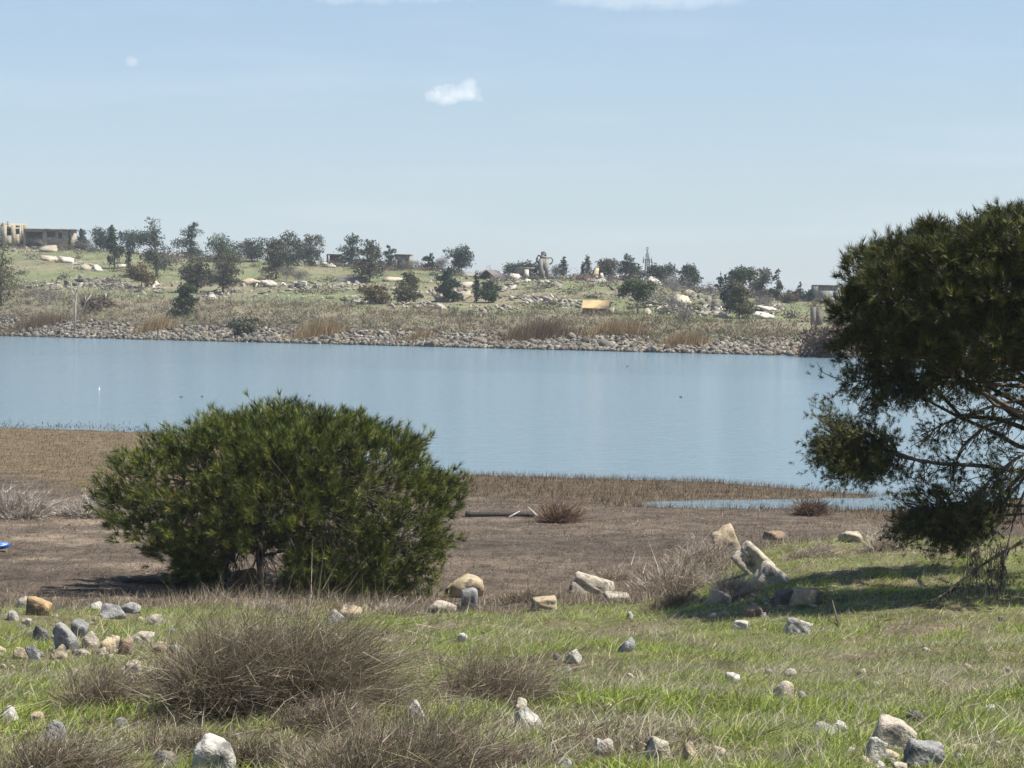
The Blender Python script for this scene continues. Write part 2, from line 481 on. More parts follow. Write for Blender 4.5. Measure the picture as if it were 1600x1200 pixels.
# ------------------------------------------------------------------ the setting: ground, lake, hill
def axis(parts):
    out = []
    for a, b, s in parts:
        out.append(np.arange(a, b, s))
    return np.concatenate(out)
def grid_faces(nx, ny):
    i, j = np.meshgrid(np.arange(nx - 1), np.arange(ny - 1), indexing='ij')
    a = (i * ny + j).ravel(); b = a + ny
    return np.concatenate([np.stack([a, b, b + 1], 1), np.stack([a, b + 1, a + 1], 1)])
C_SOIL = np.array((0.125, 0.13, 0.052)); C_MUD = np.array((0.100, 0.079, 0.060)); C_STRIP = np.array((0.098, 0.074, 0.049))
C_GOLD = np.array((0.130, 0.100, 0.062)); C_WET = np.array((0.055, 0.045, 0.036)); C_PALE = np.array((0.20, 0.158, 0.115))
def ground_colour(x, y):
    n = len(x)
    g = smooth(-1.2, 1.0, grass_edge(x) - y)[:, None]
    c = np.repeat(C_MUD[None], n, 0)
    pale = smooth(0.52, 0.68, fbm(x, y * 2.2, 1.6, 4, 6))[:, None] * (0.7 * smooth(2, -6, x)[:, None] + 0.25)
    c = c * (1 - pale) + C_PALE * pale
    damp = smooth(0.54, 0.70, fbm(x * 0.6, y * 1.7, 3.2, 4, 16))[:, None] * 0.55
    c = c * (1 - damp)+ C_WET * damp
    s = shore_near(x) - y
    strip = smooth(11.5, 8.5, s)[:, None] * smooth(-8, -4, x)[:, None]
    c = c * (1 - strip) + C_STRIP * strip
    gold = smooth(30, 24, s)[:, None] * smooth(-6, -10, x)[:, None]
    c = c * (1 - gold) + C_GOLD * gold
    wet = smooth(0.9, 0.1, s)[:, None]
    c = c * (1 - wet) + C_WET * wet
    gn = smooth(0.45, 0.65, fbm(x, y, 1.3, 3, 9))[:, None]
    gc = C_SOIL * (1 - gn) + np.array((0.15, 0.12, 0.08)) * gn
    return c * (1 - g) + gc * g
xs = axis([(-90, -40, 5), (-40, -18, 1.2), (-18, 18, 0.33), (18, 40, 1.2), (40, 91, 5)])
ys = axis([(-50, 8, 3), (8, 47, 0.33), (47, 106, 0.7), (106, 146, 3)])
X, Y = np.meshgrid(xs, ys, indexing='ij'); X = X.ravel(); Y = Y.ravel()
mb = MB(); mb.add(np.stack([X, Y, z_near(X, Y)], 1), grid_faces(len(xs), len(ys)), ground_colour(X, Y))
ground = tag(mb.build('ground', M_GROUND, smooth_shade=True), 'grassy bank sloping down to a brown mud flat at the lake edge', kind='structure')

us = np.linspace(-0.5, 0.5, 230)
ts = axis([(-0.12, 0, 0.02), (0, 0.14, 0.006), (0.14, 1.05, 0.012), (1.05, 2.6, 0.12)])
U, T = np.meshgrid(us, ts, indexing='ij'); U = U.ravel(); T = T.ravel()
Y = shore_far(U) + T * HILL; X = U * Y
hc_green = np.array((0.145, 0.158, 0.080)); hc_dry = np.array((0.185, 0.165, 0.105)); hc_scrub = np.array((0.165, 0.148, 0.098)); hc_bank = np.array((0.095, 0.08, 0.06))
nn = smooth(0.42, 0.62, fbm(X, Y, 22, 4, 11))[:, None]
hc = hc_green * (1 - nn) + hc_dry * nn
k1 = smooth(0.33, 0.24, T + 0.10 * (fbm(X, Y, 18, 3, 12) - 0.5))[:, None]
hc = hc * (1 - k1) + hc_scrub * k1
k2 = smooth(0.12, 0.08, T)[:, None]
hc = hc * (1 - k2) + hc_bank * k2
mb = MB(); mb.add(np.stack([X, Y, z_far(X, Y)], 1), grid_faces(len(us), len(ts)), hc)
hill = tag(mb.build('hillside', M_HILL, smooth_shade=True), 'low green hillside with rubble across the lake', kind='structure')

mb = MB()
xs = np.linspace(-420, 420, 15); ys = np.linspace(48, 440, 15)
X, Y = np.meshgrid(xs, ys, indexing='ij')
mb.add(np.stack([X.ravel(), Y.ravel(), np.zeros(X.size)], 1), grid_faces(15, 15), (0.2, 0.3, 0.35))
lake = tag(mb.build('lake', M_WATER), 'calm pale blue lake water with fine ripples', kind='structure')

# ------------------------------------------------------------------ stones
def ico(sub):
    import bmesh
    bm = bmesh.new(); bmesh.ops.create_icosphere(bm, subdivisions=sub, radius=1.0)
    bm.verts.ensure_lookup_table()
    v = np.array([x.co[:] for x in bm.verts]); f = np.array([[q.index for q in p.verts] for p in bm.faces])
    bm.free(); return unit(v), f
ICO = {k: ico(k) for k in (1, 2, 3, 4)}
def stone(seed, sub=4, planes=13, soft=42.0, rough=0.05, boxy=False):
    """an angular boulder: a ball cut by random planes, edges worn, surface pitted; fits a unit box"""
    rng = np.random.default_rng(seed)
    v, f = ICO[sub]
    nrm = unit(rng.standard_normal((planes, 3)))
    d = 0.58 + 0.34 * rng.random(planes)
    if boxy:                    # split blocks and slabs: three pairs of rough bedding faces, a few broken corners
        ax = np.concatenate([np.eye(3), -np.eye(3)])
        nrm = unit(np.concatenate([ax + rng.normal(0, 0.13, ax.shape), nrm[:4]]))
        d = np.concatenate([rng.uniform(0.50, 0.60, 6), rng.uniform(0.66, 0.8, 4)])
    c = np.maximum(v @ nrm.T, 1e-3)
    rr = np.concatenate([d[None] / c, np.full((len(v), 1), 1.05)], 1)
    r = -np.log(np.exp(-soft * np.minimum(rr, 3)).sum(1)) / soft
    q = v * r[:, None]
    for k, (s, a) in enumerate(((2.2, 1.3), (5.5, 0.8), (12.0, 0.4))):
        w = fbm(q[:, 0] * s + q[:, 2] * 1.7 * s, q[:, 1] * s - q[:, 2] * 1.1 * s, 1.0, 2, seed % 97 + k) - 0.5
        q = q + v * (w * rough * a * 2)[:, None]
    lo, hi = q.min(0), q.max(0)
    q = (q - (lo + hi) / 2) / (hi - lo)
    return q, f
ROCKPOS = []
def place_stone(name, label, px, py, w, h, col, seed, tilt=0.0, deep=0.9, sink=0.40, zf=None, mat=None, cat='rock', sub=4, planes=13, group=None, boxy=False):
    p = near(px, py)
    D = p[1]
    W = w * D / F; H = (h * D / F + 0.03) * (1 + sink)
    q, f = stone(seed, sub, planes, boxy=boxy)
    q = q * np.array([W, W * deep, H])
    if tilt:
        c, s = math.cos(tilt), math.sin(tilt)
        q = np.stack([q[:, 0] * c + q[:, 2] * s, q[:, 1], -q[:, 0] * s + q[:, 2] * c], 1)
    mb = MB(); mb.add(q, f)
    o = mb.build(name, mat or M_ROCK, loc=(p[0], p[1] + W * deep * 0.45, p[2] + H * (0.5 - sink)), smooth_shade=True)
    o.color = (*col, 1)
    ROCKPOS.append((p[0], p[1], W))
    return tag(o, label, cat, group)
GREY = (0.27, 0.265, 0.25); PALE = (0.43, 0.41, 0.36); TAN = (0.40, 0.325, 0.215); ORANGE = (0.40, 0.275, 0.145); DARK = (0.14, 0.135, 0.13); BROWN = (0.26, 0.19, 0.13); STONE = (0.42, 0.37, 0.29)
ROCKS = [
 (55, 963, 40, 30, ORANGE, 0.3, 'orange-brown angular rock at the top of the bank by the frame edge'),
 (36, 950, 26, 18, STONE, 0, 'beige rock leaning behind the orange-brown rock'),
 (18, 972, 20, 17, PALE, 0, 'small pale stone in grass below the beige rock'),
 (40, 980, 18, 13, STONE, 0, 'small flat beige stone under the orange-brown rock'),
 (174, 969, 42, 26, GREY, 0, 'rounded grey boulder with a dark stain on the bank crest'),
 (150, 956, 24, 14, PALE, 0, 'light grey stone tucked behind the stained round boulder'),
 (201, 957, 36, 14, GREY, 0, 'low flat grey boulder right of the stained round boulder'),
 (243, 977, 30, 16, STONE, 0, 'flat grey-beige stone in grass below the low flat boulder'),
 (62, 1004, 30, 27, DARK, 0, 'dark round stone at the edge of the stone pile'),
 (101, 1016, 38, 48, GREY, -0.35, 'tallest grey stone standing tilted in the pile'),
 (120, 996, 30, 28, (0.2, 0.2, 0.19), 0.3, 'dark stone with a bright right edge behind the tallest stone'),
 (140, 1013, 28, 27, STONE, 0, 'beige rounded stone right of the tallest grey stone'),
 (166, 1021, 28, 24, TAN, 0, 'tan rounded stone in the middle of the pile'),
 (193, 1024, 26, 27, BROWN, 0.3, 'dark brown stone at the right end of the pile'),
 (54, 1036, 17, 31, GREY, -0.5, 'thin grey slab on edge leaning below the dark round stone'),
 (31, 1031, 24, 18, TAN, 0, 'tan stone at the left foot of the pile'),
 (89, 1031, 28, 22, TAN, 0, 'ochre stone at the foot of the tallest stone'),
 (218, 1004, 38, 15, STONE, 0.25, 'long flat beige stone sloping right of the pile'),
 (248, 1018, 24, 12, TAN, 0, 'small tan stone below the long flat stone'),
 (207, 1058, 28, 24, STONE, 0, 'blocky beige stone alone below the pile'),
 (202, 1070, 14, 10, PALE, 0, 'pebble-sized pale stone under the blocky beige stone'),
 (236, 1064, 18, 15, PALE, 0, 'small whitish stone beside the blocky beige stone'),
 (270, 1028, 26, 20, PALE, 0.3, 'pale stone half hidden at the edge of the big brown shrub'),
 (12, 1130, 28, 24, PALE, 0, 'pale rough stone cut by the left picture edge'),
 (56, 1132, 28, 15, TAN, 0, 'flat tan stone right of the pale stone at the edge'),
 (86, 1164, 38, 36, (0.24, 0.23, 0.22), 0, 'grey boulder with a dark face among brown twigs'),
 (332, 1222, 70, 76, PALE, 0, 'large whitish boulder rising at the bottom edge'),
 (255, 1210, 42, 34, DARK, 0, 'dark grey boulder at the bottom left of the whitish boulder'),
 (546, 969, 34, 22, TAN, 0.2, 'tan block with dark cracks below the pine bush'),
 (522, 977, 24, 24, PALE, 0.5, 'light grey slab leaning against the tan block'),
 (725, 934, 64, 38, TAN, 0, 'large tan boulder at the right foot of the pine bush'),
 (734, 954, 28, 38, GREY, 0, 'grey upright stone in front of the large tan boulder'),
 (695, 957, 54, 17, STONE, 0, 'low flat beige stone in front of the pine bush'),
 (380, 913, 46, 26, TAN, 0, 'tan stone seen under the pine bush beside its trunk'),
 (722, 1002, 17, 11, PALE, 0, 'small pale stone in the grass below the tan boulder'),
 (656, 1130, 20, 36, PALE, -0.5, 'pale pointed stone sticking out between brown shrubs'),
 (560, 1115, 24, 15, GREY, 0, 'small grey stone among brown twigs near the bottom'),
 (930, 928, 84, 26, STONE, 0.30, 'wedge-shaped boulder with a bright sloping top on the mud edge'),
 (965, 942, 42, 15, STONE, 0, 'low beige stone below the wedge-shaped boulder'),
 (850, 954, 44, 20, TAN, 0, 'two-toned tan and grey stone left of the wedge boulder'),
 (1124, 945, 36, 22, STONE, 0.4, 'sloping beige stone in dry weeds below the broken slabs'),
 (1180, 963, 36, 14, BROWN, 0, 'flat brown stone in the grass below the broken slabs'),
 (984, 968, 12, 11, PALE, 0, 'tiny pale stone on the green grass edge'),
 (980, 1020, 26, 25, GREY, 0.3, 'grey stone in green grass beside a bent dry stalk'),
 (896, 1035, 26, 20, PALE, 0.4, 'pale jagged stone sunk in the middle of the grass'),
 (1158, 983, 26, 12, PALE, 0.2, 'small pale flat stone in bright green grass'),
 (826, 1144, 46, 38, PALE, 0, 'light grey boulder in the grass near the bottom'),
 (812, 1112, 24, 18, STONE, 0, 'small beige stone perched above the light grey boulder'),
 (1028, 1194, 42, 38, STONE, 0, 'rough beige boulder at the bottom of the grass'),
 (1078, 1192, 28, 31, TAN, 0, 'egg-shaped tan stone right of the rough beige boulder'),
 (936, 1176, 15, 17, PALE, 0, 'little white stone in grass left of the beige boulder'),
 (882, 1208, 26, 18, GREY, 0, 'grey stone at the bottom picture edge below the grass'),
 (1143, 1068, 24, 14, PALE, 0.3, 'pale flat stone in the middle of the right-hand grass'),
 (1248, 992, 42, 25, PALE, 0.35, 'whitish rounded stone lying in grass below the broken slabs'),
 (1224, 1098, 34, 34, STONE, 0.4, 'beige broken stone half buried in straw-coloured grass'),
 (1395, 1176, 66, 50, STONE, 0.25, 'biggest tan boulder of the group at the bottom right'),
 (1446, 1196, 62, 32, GREY, 0.2, 'long grey and tan boulder right of the biggest tan one'),
 (1368, 1190, 30, 34, PALE, 0.3, 'pale grey stone below the left end of the biggest tan boulder'),
 (1288, 1158, 40, 24, GREY, 0.2, 'grey stone left of the bottom right boulder group'),
 (1306, 1153, 24, 26, PALE, 0.6, 'pale slab leaning on the grey stone at the bottom right'),
 (1378, 1212, 22, 16, PALE, 0, 'small pale stone at the bottom edge under the boulder group'),
 (1407, 1214, 26, 17, STONE, 0, 'small beige stone at the bottom edge beneath the biggest boulder'),
 (1549, 1120, 22, 16, PALE, 0.3, 'pale stone in grass near the right picture edge'),
 (1138, 864, 40, 46, TAN, -0.35, 'pointed ochre stone standing at the mud edge'),
 (1186, 893, 84, 30, STONE, 0.72, 'long pale slab tilted down right of the pointed ochre stone'),
 (1208, 914, 52, 28, STONE, 0.62, 'broken lower end of the long tilted slab'),
 (1226, 944, 30, 24, DARK, 0, 'dark stone below the long tilted slab'),
 (1256, 945, 44, 27, TAN, 0.1, 'ochre triangular stone below the long tilted slab'),
 (1212, 844, 36, 14, BROWN, 0, 'brown low stone on the grassy mound crest'),
 (1331, 847, 38, 17, STONE, 0, 'beige low stone on the crest near the hanging pine branch'),
]
for i, (px, py, w, h, col, tilt, lab) in enumerate(ROCKS):
    place_stone('rock', lab, px, py, w, h, col, 100 + i * 7, tilt, deep=0.75 + 0.3 * random.random(), planes=7 + i % 6, boxy=any(w_ in lab for w_ in ('slab', 'wedge', 'block', 'pointed', 'angular', 'biggest', 'triangular')) or i % 7 == 3)

# stones of the far bank
def build_riprap():
    rng = np.random.default_rng(21)
    root = empty('rock_revetment', far(700, 540)); tag(root, 'long bank of loose grey boulders along the far waterline', 'revetment')
    rx, ry, rz_ = root.location
    variants = [stone(700 + k, 2, 7, 60.0, 0.07) for k in range(7)]
    lite = [stone(700 + k, 1, 7, 60.0, 0.10) for k in range(7)]
    meshes = []
    for k, (q, f) in enumerate(variants):
        b = MB(); b.add(q, f); meshes.append(b.mesh('stone', M_RIP))
    n = 7600
    px = rng.uniform(-90, 1380, n); 
    t = np.abs(rng.normal(0, 0.045, n)).clip(0, 0.16) * (0.55 + 0.9 * fbm(px, px * 0, 90, 3, 2))
    t = np.where(px > 1040, t * 1.45, t * 0.68)
    u = (px - 800) / F; y = shore_far(u) + t * HILL - 0.25; x = u * y
    size = rng.lognormal(math.log(0.40), 0.27, n) * (1 - 1.6 * t).clip(0.4, 1)
    z = z_far(x, y)
    cols = pick_cols([(0.215, 0.20, 0.16), (0.15, 0.136, 0.112), (0.30, 0.272, 0.215), (0.09, 0.08, 0.067), (0.21, 0.162, 0.112)], [4, 3, 1.5, 3, 1.2], n, rng, 0.1)
    order = np.argsort(-size / y)
    inview = [i for i in order if 0 < px[i] < 1290]
    top = set(inview[:300])
    rest = MB()
    for i in range(n):
        sc3 = size[i] * np.array([rng.uniform(0.8, 1.6), rng.uniform(0.8, 1.3), rng.uniform(0.7, 1.3)])
        loc = np.array([x[i], y[i], z[i] + sc3[2] * 0.22])
        e = rng.uniform(-0.6, 0.6, 3); e[2] = rng.uniform(0, 6.28)
        if i in top:
            o = bpy.data.objects.new('stone', meshes[i % 7]); COL.objects.link(o); o.parent = root
            o.location = loc - np.array([rx, ry, rz_]); o.scale = sc3; o.rotation_euler = e; o.color = (*cols[i], 1)
        else:
            q, f = lite[i % 7]
            m3 = np.array(Euler(e).to_matrix())
            rest.add((q * sc3) @ m3.T + loc - np.array([rx, ry, rz_]), f, cols[i])
    o = rest.build('stones', M_RIPV, root); o['kind'] = 'stuff'
# the joined stones take their colour from the mesh, otherwise the same stone
def attr_stone():
    m = M_RIP.copy(); m.name = 'shore_stone_mixed'
    nt = m.node_tree
    oi = [n for n in nt.nodes if n.type == 'OBJECT_INFO'][0]
    a = nt.nodes.new('ShaderNodeAttribute'); a.attribute_name = 'Col'
    for l in list(nt.links):
        if l.from_node == oi:
            s = l.to_socket; nt.links.remove(l); nt.links.new(a.outputs['Color'], s)
    return m
M_RIPV = attr_stone()
build_riprap()

# ------------------------------------------------------------------ pines in front
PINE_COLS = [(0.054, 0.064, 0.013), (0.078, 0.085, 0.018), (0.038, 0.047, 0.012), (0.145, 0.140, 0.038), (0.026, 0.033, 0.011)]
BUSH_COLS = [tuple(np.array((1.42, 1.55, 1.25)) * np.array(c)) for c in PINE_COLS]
def shoots(mb, P, D, L, needles, nl, nw, rng, cols=None, cw=None, spread=0.75):
    """bottle-brush shoots: needles along a stem from P in direction D"""
    n = len(P)
    base = pick_cols(cols or PINE_COLS, cw or [3, 3, 2.0, 1.8, 1.2], n, rng, 0.15)
    D = unit(D)
    s = rng.random((n, needles)) ** 0.8
    ax = P[:, None] + D[:, None] * (s * L[:, None])[:, :, None]
    side = rng.standard_normal((n, needles, 3))
    side -= (side * D[:, None]).sum(-1, keepdims=True) * D[:, None]
    side = unit(side)
    nd = unit(D[:, None] + side * spread * (1.15 - 0.6 * s)[:, :, None])
    ln = nl * rng.uniform(0.75, 1.2, (n, needles))
    c = np.repeat(base[:, None], needles, 1) * rng.uniform(0.75, 1.25, (n, needles, 1))
    blades(mb, ax.reshape(-1, 3), nd.reshape(-1, 3), ln.ravel(), nw, c.reshape(-1, 3), seg=1, rng=rng)

def pine_bush():
    rng = np.random.default_rng(5)
    base = near(408, 925)
    D0 = base[1]; k = D0 / F
    root = empty('pine_bush', base)
    tag(root, 'wide rounded young pine bush with one thin trunk at the foot of the grassy bank', 'pine')
    o = np.array(base)
    def W(px, py, dy=0.0):      # picture place -> metres from the trunk foot, dy metres behind it
        return at(px, py, D0 + dy) - o
    # crown outline: dome, wider to the right, drawn as a radius for each direction
    c0 = W(443, 808)
    rx, ry, rzu, rzd = 280 * k, 240 * k, 160 * k, 138 * k
    N0 = 540
    i = np.arange(N0) + 0.5
    th = np.arccos(1 - 2 * i / N0); ph = math.pi * (1 + 5 ** 0.5) * i
    dirs = np.stack([np.sin(th) * np.cos(ph), np.sin(th) * np.sin(ph), np.cos(th)], 1)
    dirs = unit(dirs + rng.normal(0, 0.07, dirs.shape))
    dirs = dirs[dirs[:, 2] > -0.80]
    def shell(d, f):
        e = np.where(d[:, 2:3] > 0, np.array([[rx, ry, rzu]]), np.array([[rx * 0.97, ry, rzd]]))
        # box-like dome: fuller shoulders than an ellipse
        q = (np.abs(d / e) ** 2.35).sum(1) ** (-1 / 2.35)
        return c0 + d * (q * f)[:, None]
    lump = 0.85 + 0.19 * fbm(dirs[:, 0] * 3 + 7, dirs[:, 1] * 3 + dirs[:, 2] * 3.3, 1.0, 3, 4) + rng.normal(0, 0.04, len(dirs))
    low_left = (dirs[:, 2] < -0.1) & (dirs[:, 0] < -0.2)
    lump = np.where(low_left, lump * 0.82, lump)
    tips = shell(dirs, lump)
    crown = MB()
    trunk = MB()
    fork = W(408, 800)
    tr = np.array([W(408, 935), W(409, 905), W(405, 870), W(411, 835), fork, W(415, 760), W(430, 715), W(440, 680)])
    tube(trunk, tr, np.array([0.085, 0.075, 0.07, 0.065, 0.06, 0.05, 0.035, 0.02]), (0.16, 0.135, 0.11), 8)
    tr_o = trunk.build('trunk', M_BARK, root, smooth_shade=True)
    # main limbs, each its own part
    limb_ends = []
    nl = 22
    for j in range(nl):
        a = j * 2.399; zz = -0.35 + 1.2 * (j % 7) / 6.5
        d = unit(np.array([math.cos(a), math.sin(a), zz]))[None]
        e = shell(d, np.array([0.62]))[0]
        st = tr[2 + (j % 5)]
        p = curve_pts(st, e, 7, 0.08 * rng.uniform(-1, 1.4), 0.02, rng)
        b = MB(); tube(b, p, np.linspace(0.036, 0.012, 7), (0.10, 0.083, 0.068), 5)
        b.build('limb', M_BARK, root, smooth_shade=True)
        limb_ends.append(p)
    ends = np.concatenate([p[3:] for p in limb_ends])
    tw = MB()
    for q, d in zip(tips, dirs):
        g = ends[np.argmin(((ends - q) ** 2).sum(1))]
        p = curve_pts(g, q, 4, -0.05, 0.03, rng)
        tube(tw, p, np.linspace(0.010, 0.004, 4), (0.10, 0.082, 0.066), 3)
    tw.build('twigs', M_BARK, root)
    # sprays of shoots fanning from each branch tip
    per = 16
    P = np.repeat(tips, per, 0); Dv = np.repeat(dirs, per, 0)
    n = len(P)
    P = P + rng.normal(0, 0.10, (n, 3)) - Dv * rng.uniform(0, 0.42, (n, 1))
    Dv = unit(Dv * 0.75 + np.array([0, 0, 0.62]) + rng.normal(0, 0.33, (n, 3)))
    gap = ((np.abs(P[:, 0] - 0.05) < 0.5) & (P[:, 2] < 1.0) & (P[:, 1] < 0.9)) | ((np.abs(P[:, 0] + 0.15) < 0.55) & (P[:, 2] < 0.6))    # the trunk shows below
    P, Dv = P[~gap], Dv[~gap]; n = len(P)
    L = rng.uniform(0.09, 0.22, n)
    shoots(crown, P, Dv, L, 38, 0.150, 0.0102, rng, BUSH_COLS, spread=0.95)
    # older, shaded needles inside
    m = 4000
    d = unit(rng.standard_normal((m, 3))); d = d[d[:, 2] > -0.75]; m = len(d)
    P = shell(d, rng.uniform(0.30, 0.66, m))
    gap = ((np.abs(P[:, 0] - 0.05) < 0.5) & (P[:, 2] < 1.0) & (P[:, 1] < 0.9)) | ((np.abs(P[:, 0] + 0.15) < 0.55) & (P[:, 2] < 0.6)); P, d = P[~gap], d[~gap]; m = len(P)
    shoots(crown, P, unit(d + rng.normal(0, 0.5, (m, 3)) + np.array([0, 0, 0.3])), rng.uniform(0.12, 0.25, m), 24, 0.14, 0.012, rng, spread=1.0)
    # low sprays by the ground, right of the trunk and at the lower left
    m = 300
    px = np.concatenate([rng.uniform(450, 690, 230), rng.uniform(300, 345, 70)])
    py = np.concatenate([rng.uniform(890, 962, 230), rng.uniform(880, 925, 70)])
    P = np.array([W(a, b, rng.uniform(-1.4, 0.2)) for a, b in zip(px, py)])
    shoots(crown, P, unit(rng.normal(0, 0.4, (m, 3)) + np.array([0.1, -0.2, 0.8])), rng.uniform(0.2, 0.4, m), 40, 0.12, 0.0095, rng, BUSH_COLS, spread=1.0)
    crown.build('crown', M_NEEDLE, root)
pine_bush()

def big_pine():
    rng = np.random.default_rng(15)
    D0 = 33.5
    base = np.array([0.0, D0, 0]); base[0] = (1730 - 800) / F * D0
    base[2] = float(z_near(base[0:1], base[1:2])[0])
    root = empty('pine_tree', base)
    tag(root, 'large dark pine with drooping branches reaching in from the right picture edge', 'pine')
    o = base
    k = D0 / F
    def W(px, py, dy=0.0):
        return at(px, py, D0 + dy) - o
    trunk = MB()
    tr = np.array([[0, 0, -0.2], [0.02, 0.03, 0.6], [-0.05, 0, 1.4], [0.05, 0.05, 2.4], [0.0, 0, 3.6], [0.12, 0.05, 4.9], [0.1, 0, 6.0]])
    tube(trunk, tr, np.array([0.24, 0.2, 0.18, 0.165, 0.14, 0.10, 0.04]), (0.15, 0.12, 0.095), 10)
    trunk.build('trunk', M_BARK, root, smooth_shade=True)
    crown = MB()
    def trunk_at(z):
        return np.array([np.interp(z, tr[:, 2], tr[:, 0]), np.interp(z, tr[:, 2], tr[:, 1]), z])
    def limb(pts, r0, r1, name='limb', kk=6):
        b = MB(); pts = np.asarray(pts); tube(b, pts, np.linspace(r0, r1, len(pts)), (0.125, 0.10, 0.082), kk)
        return b.build(name, M_BARK, root, smooth_shade=True)
    # dense upper crown: cushions (px, py, dy, half width, half height in px, shoots)
    cush = [(1350, 425, 0.3, 42, 38), (1334, 485, 0.0, 40, 40), (1342, 550, -0.3, 45, 36), (1398, 406, -0.2, 46, 38), (1458, 382, 0.3, 50, 38),
            (1400, 450, -0.9, 60, 50), (1470, 410, -1.1, 62, 48), (1390, 520, -0.9, 55, 45), (1515, 378, -0.3, 50, 36), (1545, 390, -1.2, 60, 50),
            (1578, 358, 0.2, 48, 36), (1480, 480, -1.5, 62, 45), (1560, 455, -1.6, 60, 48), (1450, 545, -1.2, 60, 42), (1540, 530, -1.6, 66, 45),
            (1640, 362, -0.4, 66, 46), (1620, 410, -1.5, 66, 52), (1640, 500, -1.7, 66, 50), (1610, 575, -1.2, 60, 36), (1500, 590, -0.8, 60, 28), (1410, 590, -0.5, 60, 26),
            (1720, 350, 0.0, 80, 50), (1730, 390, -1.5, 80, 60), (1740, 490, -1.8, 80, 60), (1830, 370, -0.2, 80, 60), (1840, 440, -1.2, 80, 70), (1900, 420, 0.2, 80, 70),
            (1950, 500, 0.2, 70, 60), (1990, 570, 0.4, 70, 50), (1860, 550, -0.9, 80, 50), (2030, 640, 0.3, 60, 40),
            (1380, 430, 1.3, 60, 60), (1470, 420, 1.9, 70, 70), (1560, 400, 2.3, 80, 80), (1400, 530, 1.4, 60, 50), (1500, 530, 2.0, 80, 50), (1620, 520, 2.4, 80, 60),
            (1680, 380, 2.5, 90, 80), (1780, 420, 2.5, 90, 90), (1860, 500, 2.0, 90, 70), (1600, 560, 0.7, 90, 40), (1480, 500, 0.4, 80, 60), (1560, 450, 0.5, 90, 70)]
    for j, (px, py, dy, hw, hh) in enumerate(cush):
        c = W(px, py, dy)
        inner = j >= 40
        n = int(50 * (hw * hh / 2300.0) ** 0.75 * (0.8 if inner else 1))
        if px > 1690: n = int(n * 0.42)
        d = unit(rng.standard_normal((n, 3)) + np.array([0, -0.15, 0.25]))
        e = np.array([hw * k, hw * k * 0.95, hh * k]) * (0.86 if j >= 31 else 0.74)
        P = c + d * e * rng.uniform(0.55, 1.0, (n, 1))
        tips = P
        st = trunk_at(np.clip(c[2] - 0.45 * np.linalg.norm(c[:2]), 1.6, 5.6))
        p = curve_pts(st, c - np.array([0, 0, hh * k * 0.4]), 8, 0.05 * rng.uniform(-1, 1), 0.02, rng)
        limb(p, 0.055, 0.016)
        for q in tips[:: 3]:
            tube(crown_tw, curve_pts(p[-1 - (rng.integers(0, 2))], q, 3, 0, 0.03, rng), np.linspace(0.011, 0.005, 3), (0.2, 0.165, 0.13), 3)
        per = 6
        P = np.repeat(P, per, 0); dd = np.repeat(d, per, 0); m = len(P)
        P = P + rng.normal(0, 0.065, (m, 3))
        dd = unit(dd * 0.8 + np.array([0, 0, 0.5]) + rng.normal(0, 0.4, (m, 3)))
        shoots(crown, P, dd, rng.uniform(0.08, 0.18, m), 26, 0.125, 0.0098, rng, spread=0.95)
    # drooping lower boughs seen against the lake: (path in picture px, dy start/end), sprays of fine twigs with needles
    def bough(path, dy, r0, r1, spray, leaf_from=0.3, hang=0.5, nl=0.085, upb=0.0, dense=1.0, both=0.35):
        pts = np.array([W(a, b, dy[0] + (dy[1] - dy[0]) * q / (len(path) - 1)) for q, (a, b) in enumerate(path)])
        tt = np.linspace(0, len(pts) - 1, 4 * len(pts))
        pts = np.stack([np.interp(tt, np.arange(len(pts)), pts[:, a]) for a in range(3)], 1)
        pts[1:-1] = (pts[:-2] + 2 * pts[1:-1] + pts[2:]) / 4
        limb(pts, r0, r1, 'bough')
        npt = len(pts)
        for _ in range(spray):
            s = rng.uniform(leaf_from, 1.0)
            g = pts[int(s * (npt - 1))]
            dr = pts[-1] - pts[0]; dr = dr / np.linalg.norm(dr)
            down = -1.0 if rng.random() > both else 0.7
            ln = rng.uniform(0.35, 0.95) * hang
            e = g + (dr * rng.uniform(0.15, 0.9) + np.array([rng.normal(0, 0.25), rng.normal(0, 0.55), down * rng.uniform(0.3, 1.0) + upb])) * ln
            p = curve_pts(g, e, 5, -0.08, 0.035, rng)
            tube(crown_tw, p, np.linspace(0.011, 0.0045, 5), (0.10, 0.082, 0.068), 3)
            m = int(rng.integers(6, 12) * dense)
            q = p[2:][rng.integers(0, 3, m)] + rng.normal(0, 0.07, (m, 3))
            dd = unit((e - g) / np.linalg.norm(e - g) + rng.normal(0, 0.7, (m, 3)) + np.array([0, 0, 0.25]))
            shoots(crown, q, dd, rng.uniform(0.04, 0.12, m), 20, nl * 0.8, 0.007, rng, spread=1.3)
    crown_tw_local = crown_tw
    bough([(1720, 735), (1650, 742), (1600, 737), (1530, 727), (1470, 725), (1410, 715), (1370, 700)], (0, -1.2), 0.05, 0.02, 60, 0.35, 0.45, dense=0.8)
    bough([(1440, 722), (1405, 708), (1372, 698), (1340, 690), (1318, 684), (1300, 676)], (-1.0, -1.5), 0.024, 0.006, 190, 0.2, 0.66, dense=1.35, both=0.25)
    bough([(1400, 712), (1370, 712), (1345, 710), (1328, 716)], (-1.1, -1.3), 0.016, 0.006, 60, 0.1, 0.6, dense=1.1, both=0.2)
    bough([(1730, 640), (1660, 640), (1600, 650), (1540, 665), (1500, 700), (1490, 745)], (0, -0.9), 0.045, 0.012, 40, 0.2, 0.6, dense=0.7)
    bough([(1730, 610), (1640, 615), (1560, 632), (1490, 655), (1440, 680)], (0, -1.0), 0.04, 0.01, 60, 0.25, 0.5, dense=0.9)
